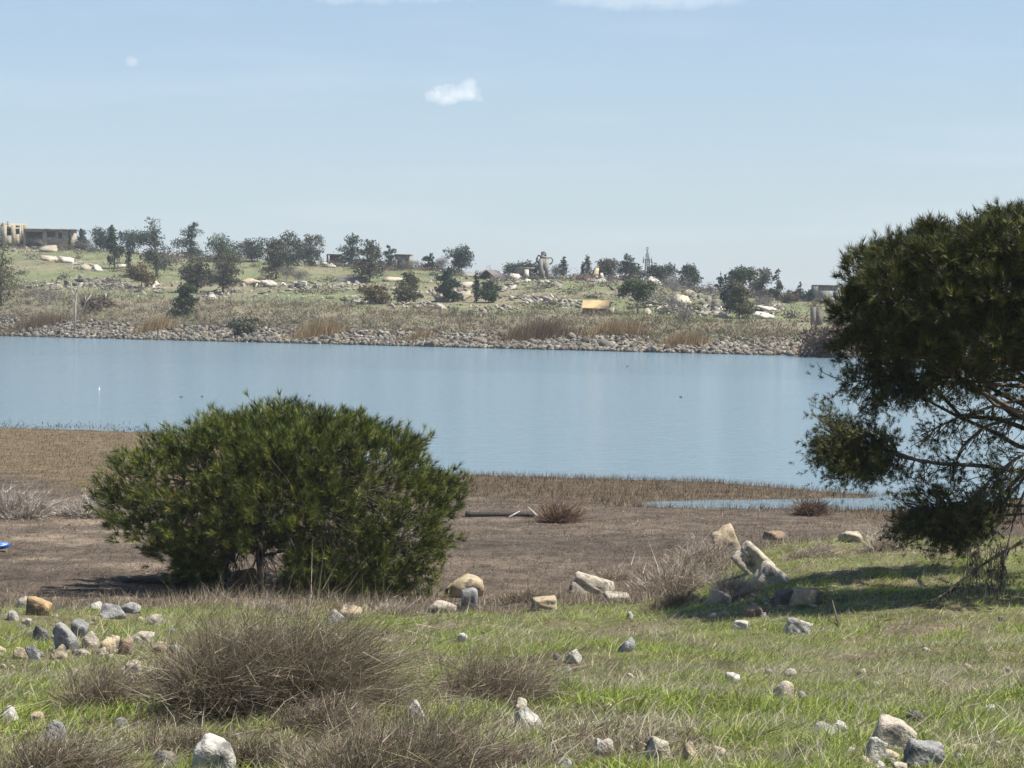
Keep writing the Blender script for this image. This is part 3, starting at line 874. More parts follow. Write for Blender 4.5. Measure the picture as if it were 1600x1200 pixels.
    bough([(1730, 590), (1600, 592), (1500, 598), (1420, 605), (1360, 618)], (0, -0.8), 0.04, 0.01, 80, 0.25, 0.45, dense=1.0)
    bough([(1500, 590), (1430, 590), (1370, 592), (1310, 600)], (-0.6, -0.9), 0.02, 0.007, 60, 0.2, 0.5, dense=1.0, both=0.4)
    bough([(1730, 700), (1680, 680), (1640, 690), (1580, 720), (1520, 775)], (0, -1.2), 0.04, 0.012, 55, 0.3, 0.7, dense=0.8)
    bough([(1740, 690), (1650, 710), (1600, 737), (1570, 770), (1530, 805), (1495, 822)], (0, -1.0), 0.045, 0.012, 70, 0.5, 0.55, dense=1.2)
    bough([(1740, 785), (1650, 790), (1570, 790), (1500, 785), (1455, 788), (1425, 794)], (0, -0.8), 0.03, 0.008, 150, 0.48, 0.72, dense=1.3, both=0.25)
    bough([(1740, 790), (1640, 800), (1560, 806), (1500, 815), (1460, 822)], (0, -0.5), 0.028, 0.008, 120, 0.52, 0.5, dense=1.25, both=0.45)
    # thin branches hanging to the grass
    bough([(1740, 740), (1650, 815), (1600, 845), (1550, 872), (1505, 905), (1475, 928), (1448, 945)], (0, -1.9), 0.036, 0.008, 26, 0.35, 0.35, dense=0.25)
    bough([(1740, 640), (1640, 690), (1600, 770), (1585, 810), (1570, 870), (1562, 925)], (0, -1.2), 0.032, 0.010, 18, 0.4, 0.4, dense=0.3)
    bough([(1700, 690), (1620, 720), (1575, 780), (1530, 810), (1500, 850)], (0.2, -0.6), 0.03, 0.008, 20, 0.4, 0.4, dense=0.4)
    for q in range(75):         # the curtain of bare twigs
        x0 = rng.uniform(1512, 1572); y0 = rng.uniform(838, 890)
        a = W(x0 + rng.uniform(-4, 4), y0, -1.1); b = W(x0 + rng.normal(0, 10), rng.uniform(900, 966), -1.25 + rng.normal(0, 0.22))
        tube(crown_tw, curve_pts(a, b, 7, 0, 0.035, rng), np.linspace(0.0055, 0.0025, 7), (0.11, 0.092, 0.076), 3)
    crown.build('crown', M_NEEDLE, root)
    crown_tw.build('twigs', M_BARK, root)
crown_tw = MB()
big_pine()

# ------------------------------------------------------------------ grass of the bank
def field_points(n, d0, d1, umax, rng):
    d = np.exp(rng.uniform(math.log(d0), math.log(d1), n)); u = rng.uniform(-umax, umax, n)
    return u * d, d
def bank_grass():
    rng = np.random.default_rng(31)
    mb = MB()
    n = 520000
    x, y = field_points(n, 11.2, 47, 0.275, rng)
    e = grass_edge(x) - y
    bare = fbm(x, y, 0.55, 3, 21)
    keep = (e > -0.4) & (rng.random(n) < smooth(0.26, 0.42, bare) * 0.6 + 0.4) & (rng.random(n) < smooth(-0.6, 1.2, e) + 0.15)
    x, y, e = x[keep], y[keep], e[keep]; n = len(x)
    # grass keeps off the boulders and is trodden low just in front of them
    clear = np.ones(n)
    for rx_, ry_, rw_ in ROCKPOS:
        near_ = (np.abs(x - rx_) < rw_ * 0.62) & (y > ry_ - 0.45) & (y < ry_ + rw_ * 0.9)
        clear[near_] = 0.45
    lush = smooth(0.42, 0.58, fbm(x, y, 1.3, 4, 22)); lush = np.clip(lush + 0.8 * smooth(5.2, 7.2, x - 0.02 * y) * smooth(40, 34, y) * smooth(14, 22, y), 0, 1)
    dry = smooth(0.46, 0.60, 0.5 * fbm(x, y, 0.5, 4, 23) + 0.5 * fbm(x, y, 1.9, 3, 24)) + 0.3 * smooth(4, 7, x) * smooth(33, 38, y)
    dead = smooth(0.52, 0.62, fbm(x, y, 0.9, 3, 27)) * (1 - 0.6 * smooth(1.0, 3.5, x))
    col = pick_cols([(0.265, 0.345, 0.055), (0.32, 0.375, 0.062), (0.195, 0.275, 0.050), (0.345, 0.365, 0.10)], [3, 2.5, 2.5, 2], n, rng, 0.18)
    oli = pick_cols([(0.275, 0.305, 0.11), (0.335, 0.345, 0.145), (0.19, 0.22, 0.075), (0.40, 0.38, 0.22)], [3, 2, 3, 1.5], n, rng, 0.18)
    stw = pick_cols([(0.50, 0.45, 0.32), (0.41, 0.36, 0.25), (0.31, 0.255, 0.18), (0.58, 0.53, 0.41)], [3, 3, 2, 1], n, rng, 0.15)
    brn = pick_cols([(0.20, 0.155, 0.105), (0.15, 0.115, 0.078), (0.27, 0.215, 0.15)], [3, 2, 2], n, rng, 0.15)
    r = rng.random(n)
    c = np.where((r < 0.14 + 0.80 * lush)[:, None], col, oli)
    pd = np.clip(0.10 + 0.66 * dry * (1 - 0.7 * lush), 0, 0.85)
    isdry = rng.random(n) < pd
    c = np.where(isdry[:, None], stw, c)
    isdead = rng.random(n) < 0.65 * dead * (1 - 0.8 * lush)
    c = np.where(isdead[:, None], brn, c)
    L = rng.uniform(0.045, 0.130, n) * (1 + 0.4 * lush) * np.where(isdry, rng.uniform(0.7, 1.9, n), 1.0) * np.where(isdead, 0.7, 1)
    tuft = fbm(x, y, 0.3, 2, 25)
    L = L * (0.45 + 1.15 * tuft) * clear
    D = rng.normal(0, 0.55, (n, 3)) + np.array([0.16, 0.02, 0.85]); D[:, 2] = np.abs(D[:, 2]) * np.where(isdry, 0.7, 1)
    bend = np.stack([rng.normal(0.16, 0.3, n), rng.normal(0, 0.3, n), -rng.uniform(0.0, 0.35, n)], 1)
    w = np.where(isdry, 0.0045, 0.0072) * rng.uniform(0.7, 1.5, n) * (0.55 + y / 38)
    P = np.stack([x, y, z_near(x, y) - 0.01], 1)
    f = y < 19.5
    blades(mb, P[f], D[f], L[f], w[f], c[f], bend[f], 2, rng)
    f = ~f
    blades(mb, P[f], D[f], L[f], w[f], c[f], bend[f], 1, rng)
    # long dry stalks standing over the grass
    n = 1300
    x, y = field_points(n, 11.5, 44, 0.27, rng); k = grass_edge(x) - y > -0.8; x, y = x[k], y[k]; n = len(x)
    D = rng.normal(0, 0.35, (n, 3)) + np.array([0.25, 0, 0.8])
    bend = np.stack([rng.normal(0.25, 0.3, n), rng.normal(0, 0.2, n), -rng.uniform(0.0, 0.25, n)], 1)
    c = pick_cols([(0.55, 0.48, 0.34), (0.42, 0.36, 0.26), (0.36, 0.30, 0.22)], [2, 2, 1], n, rng)
    blades(mb, np.stack([x, y, z_near(x, y) - 0.01], 1), D, rng.uniform(0.15, 0.42, n), 0.006, c, bend, 2, rng)
    tag(mb.build('grass', M_GRASS), 'green and straw-coloured spring grass covering the bank', 'grass', kind='stuff')
bank_grass()

def flat_growth():
    """dead stalks, straw litter and the low dry growth of the mud flat"""
    rng = np.random.default_rng(33)
    mb = MB()
    n = 170000
    x, y = field_points(n, 35.5, 104, 0.285, rng)
    s = shore_near(x) - y; e = y - grass_edge(x); z = z_near(x, y)
    k = (e > -0.5) & (s > 0.2) & (z > 0.0); x, y, s, e, z = x[k], y[k], s[k], e[k], z[k]; n = len(x)
    strip = smooth(11.5, 8.5, s) * smooth(-8, -5, x); gold = smooth(30, 24, s) * smooth(-6, -10, x)
    rough_ = smooth(0.4, 0.62, fbm(x, y * 1.6, 1.5, 4, 41))
    weeds = smooth(0.0, 3.5, x) * smooth(11, 3, e) + smooth(4.5, 0.5, e)
    keep = rng.random(n) < np.clip(0.34 + 0.5 * rough_ + 0.7 * strip + 0.6 * gold + 0.7 * weeds, 0, 1)
    x, y, s, e, z, strip, gold, weeds = (q[keep] for q in (x, y, s, e, z, strip, gold, weeds)); n = len(x)
    mud = pick_cols([(0.115, 0.085, 0.060), (0.165, 0.125, 0.088), (0.075, 0.056, 0.041), (0.34, 0.28, 0.205)], [4, 3, 3, 2], n, rng)
    stc = pick_cols([(0.115, 0.086, 0.057), (0.15, 0.112, 0.073), (0.085, 0.065, 0.046), (0.22, 0.175, 0.115)], [4, 3, 2, 1], n, rng)
    goc = pick_cols([(0.155, 0.115, 0.070), (0.20, 0.150, 0.090), (0.12, 0.09, 0.058), (0.17, 0.16, 0.075)], [4, 3, 2, 1], n, rng)
    wec = pick_cols([(0.30, 0.245, 0.175), (0.38, 0.32, 0.235), (0.22, 0.17, 0.12), (0.46, 0.40, 0.31), (0.17, 0.15, 0.08)], [3, 2, 3, 1, 1.5], n, rng)
    c = mud
    r = rng.random(n)
    c = np.where((r < strip)[:, None], stc, c); c = np.where((r < gold)[:, None], goc, c); c = np.where((rng.random(n) < np.clip(weeds, 0, 1) * 0.8)[:, None], wec, c)
    low = np.clip(1 - strip - gold - weeds, 0, 1)
    L = rng.uniform(0.06, 0.16, n) * (1 + 0.7 * strip + 0.1 * gold + 1.3 * np.clip(weeds, 0, 1))
    D = rng.normal(0, 0.5, (n, 3)) + np.stack([0.12 + 0 * x, 0 * x, 0.95 - 0.75 * low], 1); D[:, 2] = np.abs(D[:, 2])
    blades(mb, np.stack([x, y, z - 0.005], 1), D, L, 0.010 * (y / 45) ** 0.8, c, seg=1, rng=rng)
    # reedy fringe standing in the shallow edge and the pool
    n = 2600
    x = rng.uniform(-4, 14, n); y = shore_near(x) + rng.normal(0, 0.35, n)
    xp = rng.uniform(2.5, 12, 6500); yp = 63.1 + 0.04 * (xp - 7) + rng.normal(0, 1.1, 6500)
    x = np.concatenate([x, xp]); y = np.concatenate([y, yp]); n = len(x)
    c = pick_cols([(0.20, 0.14, 0.085), (0.28, 0.21, 0.14), (0.36, 0.31, 0.24)], [3, 2, 2], n, rng)
    blades(mb, np.stack([x, y, np.maximum(z_near(x, y), -0.1)], 1), rng.normal(0, 0.25, (n, 3)) + np.array([0.1, 0, 0.9]), rng.uniform(0.06, 0.24, n), 0.013, c, seg=1, rng=rng)
    # the dark weedy scum along the shallow left shore
    n = 2600
    x = rng.uniform(-30, -12, n); y = shore_near(x) + np.abs(rng.normal(0, 2.2, n)) + 0.8 * np.sin(x * 0.9)
    c = pick_cols([(0.09, 0.075, 0.06), (0.15, 0.12, 0.09)], [2, 1], n, rng)
    blades(mb, np.stack([x, y, np.full(n, -0.03)], 1), rng.normal(0, 0.6, (n, 3)) + np.array([0, 0, 0.5]), rng.uniform(0.05, 0.16, n), 0.05, c, seg=1, rng=rng)
    tag(mb.build('dead_stalks', M_DRY), 'brown dead stalks and straw litter over the mud flat', 'dead stalks', kind='stuff')
flat_growth()

# ------------------------------------------------------------------ dry shrubs and weed clumps in front
def shrub(name, label, px, py, w, h, n, cols, probs, lean=0.3, seed=1, droop=0.3, cat='shrub', wid=0.006, fine=2, spread=1.0, grey=None):
    """many thin curved stems springing from a low crown, each with side twigs"""
    rng = np.random.default_rng(seed)
    p = near(px, py)
    k = p[1] / F
    rx, H = w * k / 2, h * k
    mb = MB()
    if 'brown_shrub' in name and py > 950:
        n = int(n * 1.3); wid = 0.0036; fine = 4; droop = 0.55
    a = rng.uniform(0, 2 * math.pi, n); r = np.sqrt(rng.random(n)) * 0.62
    nc = 7 if n > 2000 else 4   # several rootstocks of uneven vigour make one bush
    ci = rng.integers(0, nc, n); ca = rng.uniform(0, 6.28, nc); cr = np.sqrt(rng.random(nc)) * 0.52; vig = rng.uniform(0.55, 1.1, nc); vig[0] = 1.1
    own = np.stack([np.cos(a) * r, np.sin(a) * r], 1) * 0.62
    cen = np.stack([np.cos(ca) * cr, np.sin(ca) * cr], 1)[ci] + own * 0.8
    bx = cen[:, 0] * rx; by = cen[:, 1] * rx * 0.85
    tuftlean = rng.normal(0, 0.30, (nc, 3))[ci]
    B = np.stack([bx, by, z_near(p[0] + bx, p[1] + by) - p[2] - 0.02], 1)
    out = np.stack([np.cos(a) * r, np.sin(a) * r, 0 * a], 1)
    D = unit(out * 1.1 * spread + np.array([lean * 1.3, 0, 0.9]) + tuftlean * np.array([1, 1, 0.3]) + rng.normal(0, 0.52, (n, 3)))
    L = H * rng.uniform(0.35, 1.05, n) * (1.15 - 0.45 * r / 0.62) * vig[ci]
    bend = out * 0.25 + np.stack([rng.normal(lean * 0.4, 0.2, n), rng.normal(0, 0.2, n), -rng.uniform(0, droop, n)], 1)
    c = pick_cols(cols, probs, n, rng, 0.2)
    blades(mb, B, D, L, wid * 1.2, c, bend, 2, rng)
    for q in range(fine):
        s = rng.uniform(0.25, 0.95, n)
        P = B + D * (L * s)[:, None] + bend * (L * s * s)[:, None]
        d2 = unit(D + rng.normal(0, 0.55, (n, 3)) + np.array([lean * 0.5, 0, 0.1]))
        blades(mb, P, d2, L * rng.uniform(0.12, 0.38, n), wid, c * rng.uniform(0.75, 1.4, (n, 1)), rng.normal(0, 0.3, (n, 3)) + np.array([0.1, 0, -0.1]), 1, rng)
    return tag(mb.build(name, M_DRY, loc=p), label, cat)
BR = [(0.195, 0.158, 0.112), (0.265, 0.22, 0.16), (0.140, 0.106, 0.074), (0.39, 0.335, 0.255), (0.22, 0.205, 0.10)]
BP = [4, 3, 2.5, 1.0, 1.0]
shrub('brown_shrub', 'largest brown twiggy shrub on the bank below the pine bush', 405, 1092, 340, 225, 7600, BR, BP, 0.35, 51)
shrub('brown_shrub', 'brown twiggy shrub below the stone pile', 150, 1112, 150, 140, 2700, BR, BP, 0.35, 52)
shrub('brown_shrub', 'brown twiggy shrub in the middle of the grass', 750, 1102, 225, 145, 3800, BR, BP, 0.35, 53)
shrub('brown_shrub', 'wide brown shrub spreading along the bottom edge', 600, 1228, 430, 180, 7400, BR, BP, 0.35, 54)
shrub('brown_shrub', 'brown shrub in the bottom left corner', 95, 1235, 220, 140, 3400, BR, BP, 0.3, 55)
shrub('brown_shrub', 'brown shrub crowding the large whitish boulder', 275, 1182, 175, 88, 2600, BR, BP, 0.3, 56)
shrub('brown_shrub', 'low loose brush between the largest shrub and the wide bottom shrub', 470, 1135, 170, 80, 1500, BR, BP, 0.4, 57)
shrub('brown_shrub', 'low loose brush right of the large whitish boulder', 415, 1195, 150, 85, 1500, BR, BP, 0.4, 58)
shrub('brown_shrub', 'straggling brush right of the wide bottom shrub', 775, 1200, 150, 80, 1300, BR, BP, 0.4, 59)
shrub('brown_shrub', 'straggling brush left of the largest shrub', 265, 1068, 120, 80, 1200, BR, BP, 0.35, 60)
WD = [(0.42, 0.36, 0.28), (0.32, 0.26, 0.20), (0.50, 0.45, 0.37), (0.24, 0.19, 0.145)]
WP = [3, 3, 1.5, 2]
shrub('dry_weeds', 'tall straw-coloured dry weeds left of the pointed ochre stone', 1060, 930, 150, 95, 2300, WD, WP, 0.15, 61, 0.1, 'weeds', 0.009)
shrub('dry_weeds', 'dry weeds growing round the foot of the long tilted slab', 1150, 935, 95, 55, 1300, WD, WP, 0.2, 62, 0.2, 'weeds', 0.009)
shrub('dry_weeds', 'grey dry weed thicket at the left edge of the mud flat', 35, 806, 150, 58, 2400, [(0.44, 0.39, 0.33), (0.33, 0.28, 0.23), (0.52, 0.47, 0.40), (0.22, 0.18, 0.15)], WP, 0.12, 63, 0.15, 'weeds', 0.013)
shrub('dry_weeds', 'grey dry weed thicket beside the left side of the pine bush', 132, 806, 120, 62, 2000, [(0.44, 0.39, 0.33), (0.33, 0.28, 0.23), (0.50, 0.45, 0.38)], [3, 3, 1], 0.12, 64, 0.15, 'weeds', 0.013)
shrub('brown_shrub', 'reddish brown shrub at the end of the dark beam', 878, 815, 82, 50, 1500, [(0.20, 0.135, 0.09), (0.15, 0.10, 0.07), (0.27, 0.2, 0.145)], [3, 2, 1], 0.15, 65, 0.1, 'shrub', 0.013)
shrub('brown_shrub', 'brown shrub standing in the shallow pool', 1262, 803, 60, 42, 1000, [(0.20, 0.14, 0.10), (0.14, 0.10, 0.075), (0.27, 0.205, 0.15)], [3, 2, 1], 0.05, 66, 0.1, 'shrub', 0.014, spread=1.4)
shrub('dry_weeds', 'pale dry weeds on the crest under the hanging pine branch', 1385, 862, 90, 58, 1000, WD, WP, 0.2, 67, 0.2, 'weeds', 0.009)
shrub('dry_weeds', 'brown dry weeds between the wedge boulder and the broken slabs', 1035, 950, 130, 40, 1500, [(0.24, 0.18, 0.125), (0.32, 0.25, 0.18), (0.18, 0.14, 0.09)], [3, 2, 2], 0.15, 68, 0.1, 'weeds', 0.008)
shrub('dry_weeds', 'low brown weeds left of the wedge boulder', 830, 938, 120, 34, 1300, [(0.24, 0.19, 0.135), (0.32, 0.26, 0.19), (0.17, 0.13, 0.09)], [3, 2, 2], 0.15, 71, 0.1, 'weeds', 0.008)
shrub('dry_weeds', 'low greyish weeds behind the wedge boulder', 985, 905, 130, 34, 1300, [(0.28, 0.225, 0.165), (0.35, 0.29, 0.22), (0.19, 0.15, 0.11)], [3, 2, 2], 0.15, 72, 0.1, 'weeds', 0.008)
shrub('dry_weeds', 'thin tall weeds behind the pointed ochre stone', 1090, 880, 120, 60, 1000, WD, WP, 0.15, 73, 0.1, 'weeds', 0.008)
shrub('dry_weeds', 'pale weeds on the crest of the grassy mound', 1275, 868, 120, 30, 900, WD, WP, 0.25, 74, 0.2, 'weeds', 0.008)
shrub('dry_weeds', 'dry weeds around the trunk foot of the pine bush', 430, 956, 150, 26, 1000, WD, WP, 0.2, 69, 0.2, 'weeds', 0.008)
shrub('dry_weeds', 'dry weeds below the right half of the pine bush', 600, 958, 120, 34, 800, WD, WP, 0.2, 70, 0.2, 'weeds', 0.008)

# ------------------------------------------------------------------ trees and bushes across the lake
TREE_COL = {
    'dark':  [(0.060, 0.072, 0.048), (0.082, 0.092, 0.058), (0.045, 0.056, 0.040), (0.105, 0.110, 0.072)],
    'teal':  [(0.048, 0.066, 0.050), (0.066, 0.085, 0.060), (0.036, 0.050, 0.040)],
    'green': [(0.085, 0.105, 0.055), (0.115, 0.135, 0.072), (0.066, 0.085, 0.046)],
    'olive': [(0.135, 0.120, 0.066), (0.165, 0.145, 0.080), (0.100, 0.092, 0.056)],
    'brown': [(0.120, 0.100, 0.075), (0.150, 0.125, 0.094), (0.085, 0.074, 0.058), (0.10, 0.10, 0.066)],
    'rust':  [(0.200, 0.140, 0.080), (0.240, 0.165, 0.095), (0.140, 0.108, 0.068)],
    'grey':  [(0.170, 0.155, 0.140), (0.210, 0.190, 0.170), (0.130, 0.116, 0.106)],
    'maroon':[(0.165, 0.105, 0.090), (0.200, 0.130, 0.110), (0.120, 0.082, 0.075)],
    'gold':  [(0.400, 0.285, 0.145), (0.460, 0.335, 0.180), (0.300, 0.215, 0.115)],
}
def lobes_for(kind, W, H, rng):
    """crown masses as (x, y, z, rx, ry, rz) for a tree W wide and H tall; last value: clear stem height"""
    L = []
    if kind == 'cypress':
        for s in np.linspace(0.08, 0.96, 9):
            r = W / 2 * (math.sin(math.pi * min(1, s * 0.86 + 0.12)) ** 0.6)
            L.append((rng.normal(0, 0.04) * W, 0, s * H, r, r, H * 0.1))
        return L, 0.03
    if kind == 'conifer':
        for s in np.linspace(0.12, 0.97, 9):
            r = W / 2 * (1.08 - s) ** 0.75 * rng.uniform(0.75, 1.1)
            L.append((rng.normal(0, 0.08) * W, rng.normal(0, 0.08) * W, s * H, r, r, H * 0.085))
        return L, 0.06
    if kind == 'umbrella':
        for _ in range(13):
            a = rng.uniform(0, 6.28); q = math.sqrt(rng.random()) * 0.36 * W
            L.append((math.cos(a) * q, math.sin(a) * q, H * (0.80 - 0.35 * (q / W) ** 2 - rng.uniform(0, 0.16)), W * 0.2, W * 0.2, H * 0.14))
        return L, 0.42
    if kind == 'round':
        for _ in range(16):
            d = unit(rng.standard_normal(3)); d[2] = d[2] * 0.85
            L.append((d[0] * W * 0.27, d[1] * W * 0.27, H * (0.52 + d[2] * 0.32), W * 0.23, W * 0.23, H * 0.19))
        return L, 0.1
    if kind == 'tall':          # irregular gum tree: uneven masses hanging off a leaning stem
        lean = rng.normal(0, 0.08)
        for s in np.linspace(0.14, 0.93, 15):
            w = W * 0.5 * (0.62 + 0.38 * math.sin(math.pi * (0.15 + 0.75 * s))) * rng.uniform(0.6, 1.0) * (1 - 0.45 * s * s)
            L.append(((lean * s + rng.uniform(-0.30, 0.30) * (1.1 - s)) * W, rng.uniform(-0.25, 0.25) * W, s * H, w * 0.66, w * 0.66, H * rng.uniform(0.09, 0.14)))
        return L, 0.2
    if kind == 'pine':
        for s in np.linspace(0.22, 0.92, 10):
            w = W * 0.5 * (1.12 - 0.75 * s ** 1.6) * rng.uniform(0.6, 1.05)
            L.append((rng.uniform(-0.2, 0.2) * W * (1.1 - s), rng.uniform(-0.2, 0.2) * W, s * H, w * 0.72, w * 0.72, H * 0.10))
        return L, 0.12
    if kind == 'bush':
        for _ in range(8):
            a = rng.uniform(0, 6.28); q = math.sqrt(rng.random()) * 0.33 * W
            L.append((math.cos(a) * q, math.sin(a) * q, H * rng.uniform(0.22, 0.68) * (1 - 0.7 * (q / W)), W * 0.2, W * 0.2, H * 0.26))
        return L, 0.02
    if kind == 'bare':
        for _ in range(6):
            a = rng.uniform(0, 6.28); q = math.sqrt(rng.random()) * 0.3 * W
            L.append((math.cos(a) * q, math.sin(a) * q, H * rng.uniform(0.35, 0.72), W * 0.22, W * 0.22, H * 0.24))
        return L, 0.05
    raise ValueError(kind)
def far_tree(name, x0, x1, yt, yb, kind, colour, label, cat='tree', dense=1.0, group=None):
    seed = int(x0 * 31 + yt * 7 + yb) % 100003
    rng = np.random.default_rng(seed)
    cx = (x0 + x1) / 2
    p = far(cx, yb)
    k = p[1] / F
    W, H = max(x1 - x0, 4) * k * (1.0 if kind == 'cypress' else 1.3), (img_y(p) - yt) * k * 1.04
    root = empty(name, p); tag(root, label, cat, group)
    L, stem = lobes_for(kind, W, H, rng)
    # let the masses fill the tree's own width and height
    A = np.array(L, float)
    if kind not in ('cypress', 'bare'):
        A[:, :3] += rng.normal(0, 0.07, (len(A), 3)) * np.array([W, W, 0.5 * H]); A[:, 3:] *= rng.uniform(0.6, 1.25, (len(A), 1))
    if kind != 'bare' or True:
        lo = (A[:, 0] - A[:, 3] * 1.08).min(); hi = (A[:, 0] + A[:, 3] * 1.08).max(); sx = W / (hi - lo)
        A[:, 0] = (A[:, 0] - (lo + hi) / 2) * sx; A[:, 3] *= sx; A[:, 1] *= sx; A[:, 4] *= sx
        zl = (A[:, 2] - A[:, 5] * 1.05).min(); zh = (A[:, 2] + A[:, 5] * 1.1).max()
        b0 = {'umbrella': 0.40, 'tall': 0.06, 'cypress': 0.02, 'bare': 0.06, 'round': 0.02, 'bush': 0.0}.get(kind, 0.03) * H
        sz = (H - b0) / (zh - zl); A[:, 2] = b0 + (A[:, 2] - zl) * sz; A[:, 5] *= sz
    L = [tuple(q) for q in A]
    # stem and limbs
    tb = MB()
    tc_ = (0.30, 0.27, 0.23) if kind == 'bare' else (0.15, 0.125, 0.10)
    top = np.array([L[-1][0] * 0.5, L[-1][1] * 0.5, H * (0.9 if kind in ('cypress', 'conifer', 'pine', 'tall') else 0.62)])
    r0 = max(0.07, 0.018 * H + 0.012 * W)
    tube(tb, curve_pts((0, 0, -0.4), top, 7, 0, 0.015, rng), np.linspace(r0, r0 * 0.25, 7), tc_, 6)
    for l in L:
        s0 = max(stem, 0.55 * l[2] / H) * H
        tube(tb, curve_pts(top * (s0 / max(top[2], 0.1)), (l[0], l[1], l[2]), 4, 0.03, 0.03, rng), np.linspace(r0 * 0.45, r0 * 0.12, 4), tc_, 4)
    tb.build('trunk', M_BARK, root, smooth_shade=True)
    mb = MB()
    cols = TREE_COL[colour]
    vol = sum((l[3] * l[4] * l[5]) ** (2 / 3) for l in L)
    n_all = int(np.clip(360 * vol * dense, 600, 3300))
    wts = np.array([(l[3] * l[4] * l[5]) ** (2 / 3) for l in L]); wts /= wts.sum()
    if kind == 'bare':
        n = int(n_all * 0.55)
        idx = rng.choice(len(L), n, p=wts); La = np.array(L)[idx]
        P = La[:, :3] + unit(rng.standard_normal((n, 3))) * La[:, 3:] * rng.random((n, 1)) ** 0.5
        Dv = unit(P - np.array([0, 0, H * 0.1]) + rng.normal(0, 0.35 * W, (n, 3)))
        blades(mb, P - Dv * 0.3, Dv, rng.uniform(0.4, 1.0, n) * (0.35 + 0.06 * H), 0.05, pick_cols(cols, [1] * len(cols), n, rng, 0.15), seg=1, rng=rng)
    else:
        sub = []                # small sprays on each mass give the broken outline
        for l, w in zip(L, wts):
            m = max(7, int(0.055 * n_all * w * len(L) / 2.2))
            d = unit(rng.standard_normal((m, 3)) + np.array([0, 0, 0.2]))
            c = np.array(l[:3]) + d * np.array(l[3:]) * rng.uniform(0.35, 1.18, (m, 1))
            sub.append(np.concatenate([c, np.full((m, 1), 0.23 * (l[3] * l[4] * l[5]) ** (1 / 3))], 1))
        sub = np.concatenate(sub)
        idx = rng.integers(0, len(sub), n_all)
        rad = sub[idx, 3:4]
        P = sub[idx, :3] + rng.standard_normal((n_all, 3)) * rad * np.array([0.62, 0.62, 0.55])
        tone = rng.uniform(0.6, 1.5, len(sub))[idx][:, None]
        P[:, 2] = np.maximum(P[:, 2], 0.05)
        C = pick_cols(cols, [1] * len(cols), n_all, rng, 0.12) * tone * np.array((0.74, 0.82, 0.72))
        leaves(mb, P, rng.uniform(0.24, 0.48, n_all) * (0.85 if W < 3 else 1), C, rng, 0.55, 0.5 if kind in ('cypress',) else 0.1)
    mb.build('crown', M_LEAF, root)
    return root
